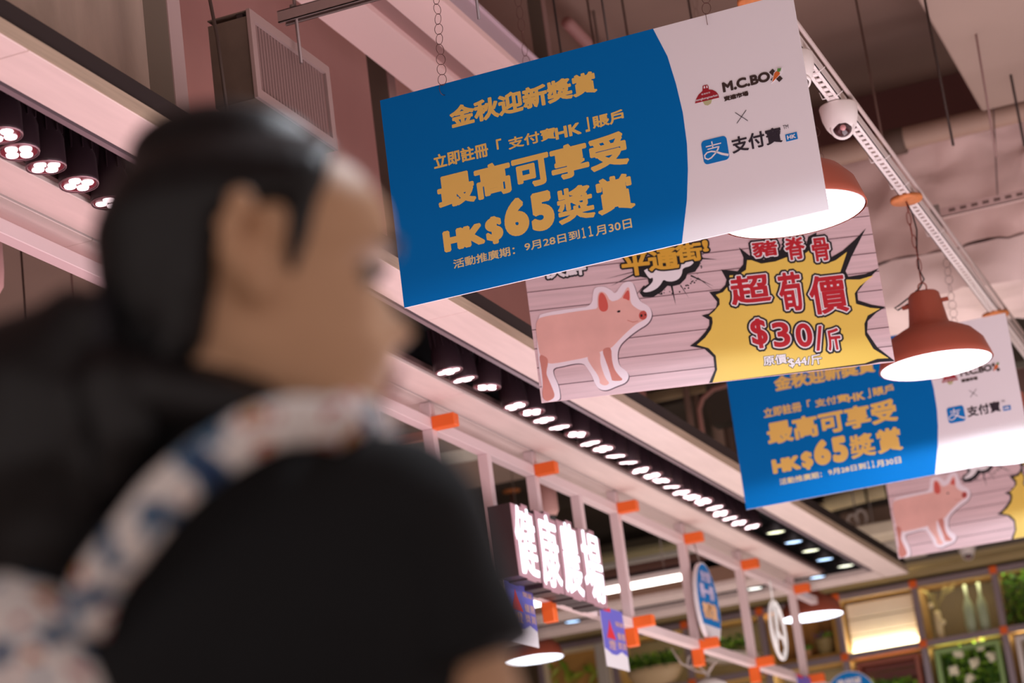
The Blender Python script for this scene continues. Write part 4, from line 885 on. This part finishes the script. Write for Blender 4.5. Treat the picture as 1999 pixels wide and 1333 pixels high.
# ================================================================ THE WOMAN (back and right side towards us, head turned right)
DW = 1.65
def wp(px, py, d=DW): return at(px, py, d=d)
class Blob:                      # union of tapered capsules and ellipsoids, voxel-remeshed into one continuous surface
    def __init__(s): s.mb = MB()
    def cap(s, pts, rs, n=20, end=True):
        pts = [Vector(p) for p in pts]; P = []; R = []
        for i in range(len(pts)-1):
            for k in range(6): t = k/6; P.append(pts[i].lerp(pts[i+1], t)); R.append(rs[i]*(1-t)+rs[i+1]*t)
        P.append(pts[-1]); R.append(rs[-1]); s.mb.tube(P, R, n); s.mb.ball(P[0], R[0], 16, 10); 
        if end: s.mb.ball(P[-1], R[-1], 16, 10)
        return s
    def ell(s, c, r, rot=None, n=22, m=14):
        k = len(s.mb.v); s.mb.ball((0, 0, 0), r, n, m); q = (rot or Matrix.Identity(3)); c = Vector(c)
        s.mb.v[k:] = [tuple(q @ Vector(v)+c) for v in s.mb.v[k:]]; return s
    def done(s, name, m, parent, vox=.007, smooth=8):
        me = s.mb.mesh('tmp', m); o = bpy.data.objects.new('tmp', me); COL.objects.link(o)
        a = o.modifiers.new('r', 'REMESH'); a.mode = 'VOXEL'; a.voxel_size = vox
        b = o.modifiers.new('s', 'SMOOTH'); b.factor = .6; b.iterations = smooth
        me2 = bpy.data.meshes.new_from_object(o.evaluated_get(bpy.context.evaluated_depsgraph_get())); bpy.data.objects.remove(o)
        me2.materials.clear(); me2.materials.append(m)
        me2.polygons.foreach_set('use_smooth', [True]*len(me2.polygons)); me2.name = name
        return link(name, me2, parent)
SKIN = mat('skin', 'cfa684', .5, var=.04, scale=12); HAIR = mat('hair', '0a0c11', .45, var=.3, scale=90, stretch=(1, 1, .08), bump=.15); CLOTH = mat('black_cotton', '0a0f14', .85, var=.15, scale=14, bump=.1)
CORE = wp(430, 900, 1.72)
pw = thing('person', 'woman in black T-shirt with low black ponytail and floral backpack, seen from behind at left', 'person', (CORE.x, CORE.y, FL))
hz = radians(35); HP = radians(4)          # head heading and downward nod
Rh = Matrix.Rotation(hz, 3, 'Z') @ Matrix.Rotation(HP, 3, 'Y')
EAR = wp(468, 505)
LW = Rh @ Vector((0, 1, 0))
HS = 1.10
HC = EAR+LW*.078+Rh @ Vector((.024, 0, .002))
def prof(tab, z):
    for (z0, a), (z1, b) in zip(tab[:-1], tab[1:]):
        if z <= z1: t = (z-z0)/(z1-z0); t = max(0, min(1, t)); t = t*t*(3-2*t) if False else t; return a*(1-t)+b*t
    return tab[-1][1]
FR_ = [(-.118, .050), (-.112, .070), (-.10, .083), (-.09, .086), (-.078, .078), (-.068, .083), (-.062, .090), (-.055, .083), (-.048, .090), (-.040, .083), (-.03, .080), (-.01, .076), (.005, .074), (.018, .084), (.03, .091), (.055, .089), (.08, .072), (.098, .045), (.107, .015), (.11, .0)]
BK_ = [(-.118, .04), (-.10, .01), (-.08, -.03), (-.06, -.062), (-.03, -.084), (0, -.093), (.04, -.097), (.07, -.086), (.09, -.064), (.104, -.03), (.11, -.004)]
WD_ = [(-.118, .018), (-.11, .030), (-.095, .041), (-.075, .052), (-.05, .060), (-.02, .066), (.02, .071), (.045, .071), (.07, .062), (.09, .045), (.104, .02), (.11, .004)]
def headpt(u, z, ex=0):
    f = prof(FR_, z)+ex; b = prof(BK_, z)-ex; w_ = prof(WD_, z)+ex; cx = (f+b)/2; a = (f-b)/2
    c, s_ = cos(u), sin(u); e = .86
    x = cx+a*math.copysign(abs(c)**e, c); y = w_*math.copysign(abs(s_)**e, s_)
    if ex == 0 and c > .3:   # face relief
        g = lambda yy, zz, sy, sz: math.exp(-((y-yy)/sy)**2-((z-zz)/sz)**2)
        x += .022*g(0, -.030, .010, .011)+.016*g(0, -.016, .008, .014)+.008*g(0, -.002, .007, .012)
        x += .006*(g(.014, -.034, .006, .006)+g(-.014, -.034, .006, .006))
        x -= .010*(g(.031, .004, .014, .010)+g(-.031, .004, .014, .010)); x += .006*(g(.031, .004, .009, .006)+g(-.031, .004, .009, .006))
        x += .004*(g(.03, .024, .02, .007)+g(-.03, .024, .02, .007)); x += .004*(g(.045, -.02, .02, .018)+g(-.045, -.02, .02, .018))
    return Vector((x, y, z))
def headmesh(ex, lo=-.118, hi=.11, nz=60, nu=72):
    mb = MB(); rows = [lo+(hi-lo)*i/nz for i in range(nz+1)]; vs = []
    for z in rows:
        for k in range(nu): vs.append(headpt(2*pi*k/nu, z, ex))
    fs = [(i*nu+k, i*nu+(k+1) % nu, (i+1)*nu+(k+1) % nu, (i+1)*nu+k) for i in range(nz) for k in range(nu)]
    fs += [tuple(range(nu-1, -1, -1)), tuple(nz*nu+k for k in range(nu))]
    mb.add([Rh @ (v*HS)+HC for v in vs], fs, True); return mb
hw = lambda x, y, z: HC+Rh @ Vector((x*HS, y*HS, z*HS))
# body frame
TZ = radians(80); TF = Vector((cos(TZ), sin(TZ), 0)); TR = Vector((sin(TZ), -cos(TZ), 0))
NK = hw(-.045, 0, -.15); NB = wp(440, 880, 1.70)
SH_R = wp(772, 1045, 1.62); SH_L = NB+(NB-SH_R)*.9; SH_L.z = SH_R.z+.01
EL_R = wp(940, 1440, 1.60); WR_R = EL_R+Vector((.02, .05, -.235)); EL_L = SH_L+Vector((-.04, .03, -.27)); WR_L = EL_L+TF*.15+Vector((.03, 0, -.17))
HIP = Vector((NB.x, NB.y, -.12)); CH = Vector((NB.x, NB.y, .20))-TF*.0
bd = Blob()
k0 = len(bd.mb.v); hm = headmesh(0); bd.mb.add(hm.v, hm.f, True)
bd.cap([hw(-.035, 0, -.05), hw(-.045, 0, -.10), NB+Vector((0, 0, -.02))], [.052, .052, .058])
bd.cap([NB, SH_R.lerp(NB, .3)], [.05, .045]).cap([SH_R, EL_R, WR_R], [.050, .038, .026]).cap([SH_L, EL_L, WR_L], [.048, .038, .026])
for e, sgn in ((1, -1), (-1, 1)):   # ears: right ear at -y
    y = sgn*.070
    for (dx, dz, r) in ((-.014, .030, .010), (-.020, .014, .009), (-.020, -.002, .009), (-.014, -.016, .008), (-.006, -.026, .009), (-.002, .024, .007), (.004, .012, .005)):
        bd.ell(hw(dx*1.3-.005, y+sgn*(.020 if dx < -.01 else .012), dz), (r*1.15, r, r*1.15), None, 8, 6)
    bd.ell(hw(-.016, y+sgn*.001, 0), (.020, .010, .032), Rh, 12, 8)
# hands: palm and five bent fingers each
for W, E, side in ((WR_R, EL_R, 1), (WR_L, EL_L, -1)):
    d = (W-E).normalized(); pa = TF; nrm = d.cross(pa).normalized()*side; pm = W+d*.05
    bd.cap([W, W+d*.03+pa*.004, W+d*.085], [.026, .030, .028])
    for k, L in enumerate((.068, .076, .071, .056)):
        b0 = W+d*.085+pa*(.026-.017*k); a1 = b0+d*L*.5+nrm*-.004; a2 = a1+d*L*.3-nrm*.012; a3 = a2+d*L*.18-nrm*.014
        bd.cap([b0, a1, a2, a3], [.0095, .009, .008, .007], 10)
    b0 = W+d*.035+pa*.024; bd.cap([b0, b0+d*.03+pa*.022, b0+d*.055+pa*.03-nrm*.008], [.012, .0105, .0085], 10)
body = bd.done('body', SKIN, pw, .0042, 4)
FD = mat('brow_dark', '221a18', .7); LP = mat('lip', 'a0605a', .5)
for sg_ in (-1, 1):
    MB().tube([hw(.093, sg_*.016, .022), hw(.090, sg_*.032, .026), hw(.078, sg_*.047, .022)], [.002, .0035, .0015]).obj('eyebrow', FD, pw)
    MB().ball(hw(.066, sg_*.030, .003), .0105, 12, 8).obj('eyeball', mat('eye_white', '9a9088', .3), pw)
    MB().ball(hw(.0735, sg_*.030, .003), .0055, 10, 6).obj('iris', FD, pw)
    MB().tube([hw(.079, sg_*.018, .004), hw(.0825, sg_*.031, .010), hw(.073, sg_*.045, .005)], .0016).obj('eyelid', FD, pw)
MB().tube([hw(.076, -.024, -.062), hw(.0905, -.010, -.058), hw(.093, 0, -.059), hw(.0905, .010, -.058), hw(.076, .024, -.062)], [.001, .004, .004, .004, .001]).tube([hw(.074, -.022, -.066), hw(.089, 0, -.070), hw(.074, .022, -.066)], [.001, .005, .001]).obj('lips', LP, pw)
# legs / trousers / shoes (outside the frame)
tb = Blob(); 
for s_ in (1, -1):
    h = HIP+TR*.085*s_; kn = Vector((h.x, h.y, -.48))+TF*.02; an = Vector((h.x, h.y, -.87))
    tb.cap([h, kn, an], [.092, .062, .048])
tb.ell(HIP, (.15, .12, .11)); tb.done('trousers', mat('trouser_denim', '1f2836', .8, var=.1, scale=10), pw, .012, 6)
for s_ in (1, -1):
    a = Vector((HIP.x, HIP.y, FL))+TR*.085*s_; b_ = Blob(); b_.cap([a+Vector((0, 0, .05))-TF*.04, a+Vector((0, 0, .035))+TF*.13], [.045, .034]); b_.done('shoe', mat('shoe_grey', '777777', .6), pw, .008, 4)
# T-shirt
ts = Blob()
ts.cap([SH_R, SH_R.lerp(EL_R, .25)], [.067, .06]).cap([SH_L, SH_L.lerp(EL_L, .52)], [.068, .066])
ts.cap([NB+Vector((0, 0, -.045)), SH_R+Vector((0, 0, .010))], [.060, .062]).cap([NB+Vector((0, 0, -.045)), SH_L+Vector((0, 0, .008))], [.070, .066])
q3 = Matrix.Rotation(TZ-pi/2, 3, 'Z')
ts.ell(NB+Vector((0, 0, -.15)), (.185, .115, .16), q3).ell(NB+Vector((0, 0, -.30)), (.165, .115, .20), q3).ell(HIP+Vector((0, 0, .04)), (.165, .125, .14), q3)
ts.cap([wp(330, 815, 1.66), wp(470, 830, 1.645), wp(590, 870, 1.65)], [.034, .032, .030])
tso = ts.done('t_shirt', CLOTH, pw, .008, 7)
# sleeve hem flare
slv = Blob(); mid = SH_R.lerp(EL_R, .30); hem = SH_R.lerp(EL_R, .66); slv.cap([SH_R, mid, wp(892, 1318, 1.60)], [.066, .063, .063], 28, False); slv.done('sleeve', CLOTH, pw, .008, 6)
# hair: cap, hairline pulled back, tail
hc = Blob(); nz, nu = 50, 72; vs = []
for i in range(nz+1):
    z = -.075+.185*i/nz
    for k in range(nu):
        u = 2*pi*k/nu; p = headpt(u, z, .0001); q = headpt(u, z, .012+.002*max(0, -cos(u)))
        # hairline: x limit as a function of height (skin shows in front of it)
        lim = prof([(-.08, -.055), (-.045, -.045), (-.02, -.040), (.005, -.044), (.024, -.042), (.036, -.006), (.044, .032), (.05, .036), (.065, .040), (.08, .044), (.095, .05), (.11, .09)], z)
        t = max(0, min(1, (lim-p.x)/.012+.5)); c = headpt(u, z, -.010); vs.append(Rh @ (c.lerp(q, t)*HS)+HC)
fs = [(i*nu+k, i*nu+(k+1) % nu, (i+1)*nu+(k+1) % nu, (i+1)*nu+k) for i in range(nz) for k in range(nu)]+[tuple(range(nu-1, -1, -1)), tuple(nz*nu+k for k in range(nu))]
hc.mb.add(vs, fs, True)
hc.ell(hw(-.02, 0, .092), (.075, .058, .044), Rh).ell(hw(-.060, 0, .03), (.045, .062, .075), Rh).ell(hw(-.072, 0, -.03), (.034, .046, .045), Rh)
for q_ in (-1, 1): hc.cap([hw(-.046, q_*.062, .03), hw(-.050, q_*.060, -.015), hw(-.056, q_*.050, -.05), hw(-.075, q_*.03, -.075)], [.018, .017, .015, .012])
hc.cap([hw(.020, -.066, .038), hw(.016, -.068, .015), hw(.012, -.068, -.006)], [.012, .009, .005]).cap([hw(.020, .066, .038), hw(.016, .068, .015), hw(.012, .068, -.006)], [.012, .009, .005])
hc.done('hair', HAIR, pw, .005, 6)
tl = Blob()
tl.cap([hw(-.10, 0, -.045), wp(185, 640, 1.70), wp(120, 760, 1.70), wp(95, 920, 1.69), wp(110, 1040, 1.68)], [.034, .040, .066, .070, .050])
tl.cap([wp(150, 660, 1.70), wp(35, 760, 1.71), wp(-20, 900, 1.71), wp(20, 1060, 1.70)], [.036, .058, .064, .045])
tl.cap([wp(225, 760, 1.64), wp(255, 850, 1.625), wp(230, 930, 1.63)], [.03, .026, .02])
tl.cap([wp(200, 760, 1.68), wp(190, 920, 1.67), wp(150, 1060, 1.67)], [.025, .042, .030])
tl.done('ponytail', HAIR, pw, .007, 6)
MB().tube([hw(-.105, .0, -.04)+(Rh @ Vector((0, .034*cos(a), .034*sin(a)))) for a in [2*pi*k/20 for k in range(20)]], .008, n=8, closed=True).obj('hair_tie', mat('hair_tie', '1a1a22', .7), pw)
st_ = Blob(); st_.cap([hw(-.085, -.02, -.07), wp(285, 705, 1.69), wp(400, 745, 1.66), wp(520, 770, 1.655)], [.016, .020, .018, .010]); st_.cap([wp(215, 720, 1.66), wp(300, 770, 1.64), wp(440, 790, 1.63), wp(560, 810, 1.63)], [.024, .030, .022, .008]); st_.done('loose_hair', HAIR, pw, .005, 5)
# floral backpack and its straps
fl = bpy.data.materials.new('floral_print'); fl.use_nodes = True; nt = fl.node_tree; N = nt.nodes; L = nt.links; b_ = N['Principled BSDF']; b_.inputs['Roughness'].default_value = .7
tc = N.new('ShaderNodeTexCoord'); no = N.new('ShaderNodeTexNoise'); no.inputs['Scale'].default_value = 36; no.inputs['Detail'].default_value = 1.5
cr = N.new('ShaderNodeValToRGB'); cr.color_ramp.interpolation = 'CONSTANT'; E_ = cr.color_ramp.elements
E_[0].position = 0; E_[0].color = lin('1c3a66'); E_[1].position = .36; E_[1].color = lin('5f87a8')
for p_, c_ in ((.42, 'ecebeb'), (.56, 'f4f2f0'), (.62, 'b03a48'), (.67, 'd8b03c'), (.70, 'e8e4e0'), (.74, '23305a')): e = E_.new(p_); e.color = lin(c_)
vo = N.new('ShaderNodeTexNoise'); vo.inputs['Scale'].default_value = 60; mx_ = N.new('ShaderNodeMix'); mx_.data_type = 'RGBA'; mx_.blend_type = 'MULTIPLY'; mx_.inputs[0].default_value = .5
L.new(tc.outputs['Object'], no.inputs['Vector']); L.new(no.outputs['Fac'], cr.inputs[0]); L.new(tc.outputs['Object'], vo.inputs['Vector'])
L.new(cr.outputs[0], mx_.inputs[6]); L.new(vo.outputs['Fac'], mx_.inputs[7]); L.new(cr.outputs[0], b_.inputs['Base Color'])
bp = thing('backpack', 'white floral print backpack on the woman in black, at the lower left corner', 'backpack', wp(90, 1330, 1.62))
k = Blob(); c = wp(20, 1630, 1.62); k.ell(c, (.125, .075, .185), q3, 28, 18); k.cap([wp(-10, 1290, 1.63), wp(110, 1300, 1.63)], [.038, .034]); k.done('bag_body', fl, bp, .008, 6)
def strap(pts, wd, name='shoulder_strap'):
    P = [Vector(p) for p in pts]; mb = MB(); vs = []
    Q = []
    for i in range(len(P)-1):
        for j in range(8):
            t = j/8; a = P[max(i-1, 0)]; b = P[i]; c = P[i+1]; d = P[min(i+2, len(P)-1)]
            Q.append(.5*((2*b)+(c-a)*t+(2*a-5*b+4*c-d)*t*t+(3*b-a-3*c+d)*t**3))
    Q.append(P[-1]); n = 14
    for i, p in enumerate(Q):
        t = (Q[min(i+1, len(Q)-1)]-Q[max(i-1, 0)]).normalized(); vdir = p.normalized(); s_ = t.cross(vdir).normalized(); up_ = s_.cross(t)
        for a in range(n): an = 2*pi*a/n; vs.append(p+s_*cos(an)*wd+up_*sin(an)*.007)
    m = len(Q); mb.add(vs, [(i*n+k_, i*n+(k_+1) % n, (i+1)*n+(k_+1) % n, (i+1)*n+k_) for i in range(m-1) for k_ in range(n)]+[tuple(range(n-1, -1, -1)), tuple((m-1)*n+k_ for k_ in range(n))], True)
    return mb.obj(name, fl, bp)
strap([wp(740, 880, 1.66), wp(660, 830, 1.60), wp(550, 825, 1.57), wp(440, 875, 1.55), wp(330, 960, 1.545), wp(250, 1060, 1.55), wp(190, 1140, 1.56), wp(160, 1230, 1.57)], .0165)
strap([wp(660, 800, 1.62), wp(715, 810, 1.66), wp(780, 900, 1.72)], .012)
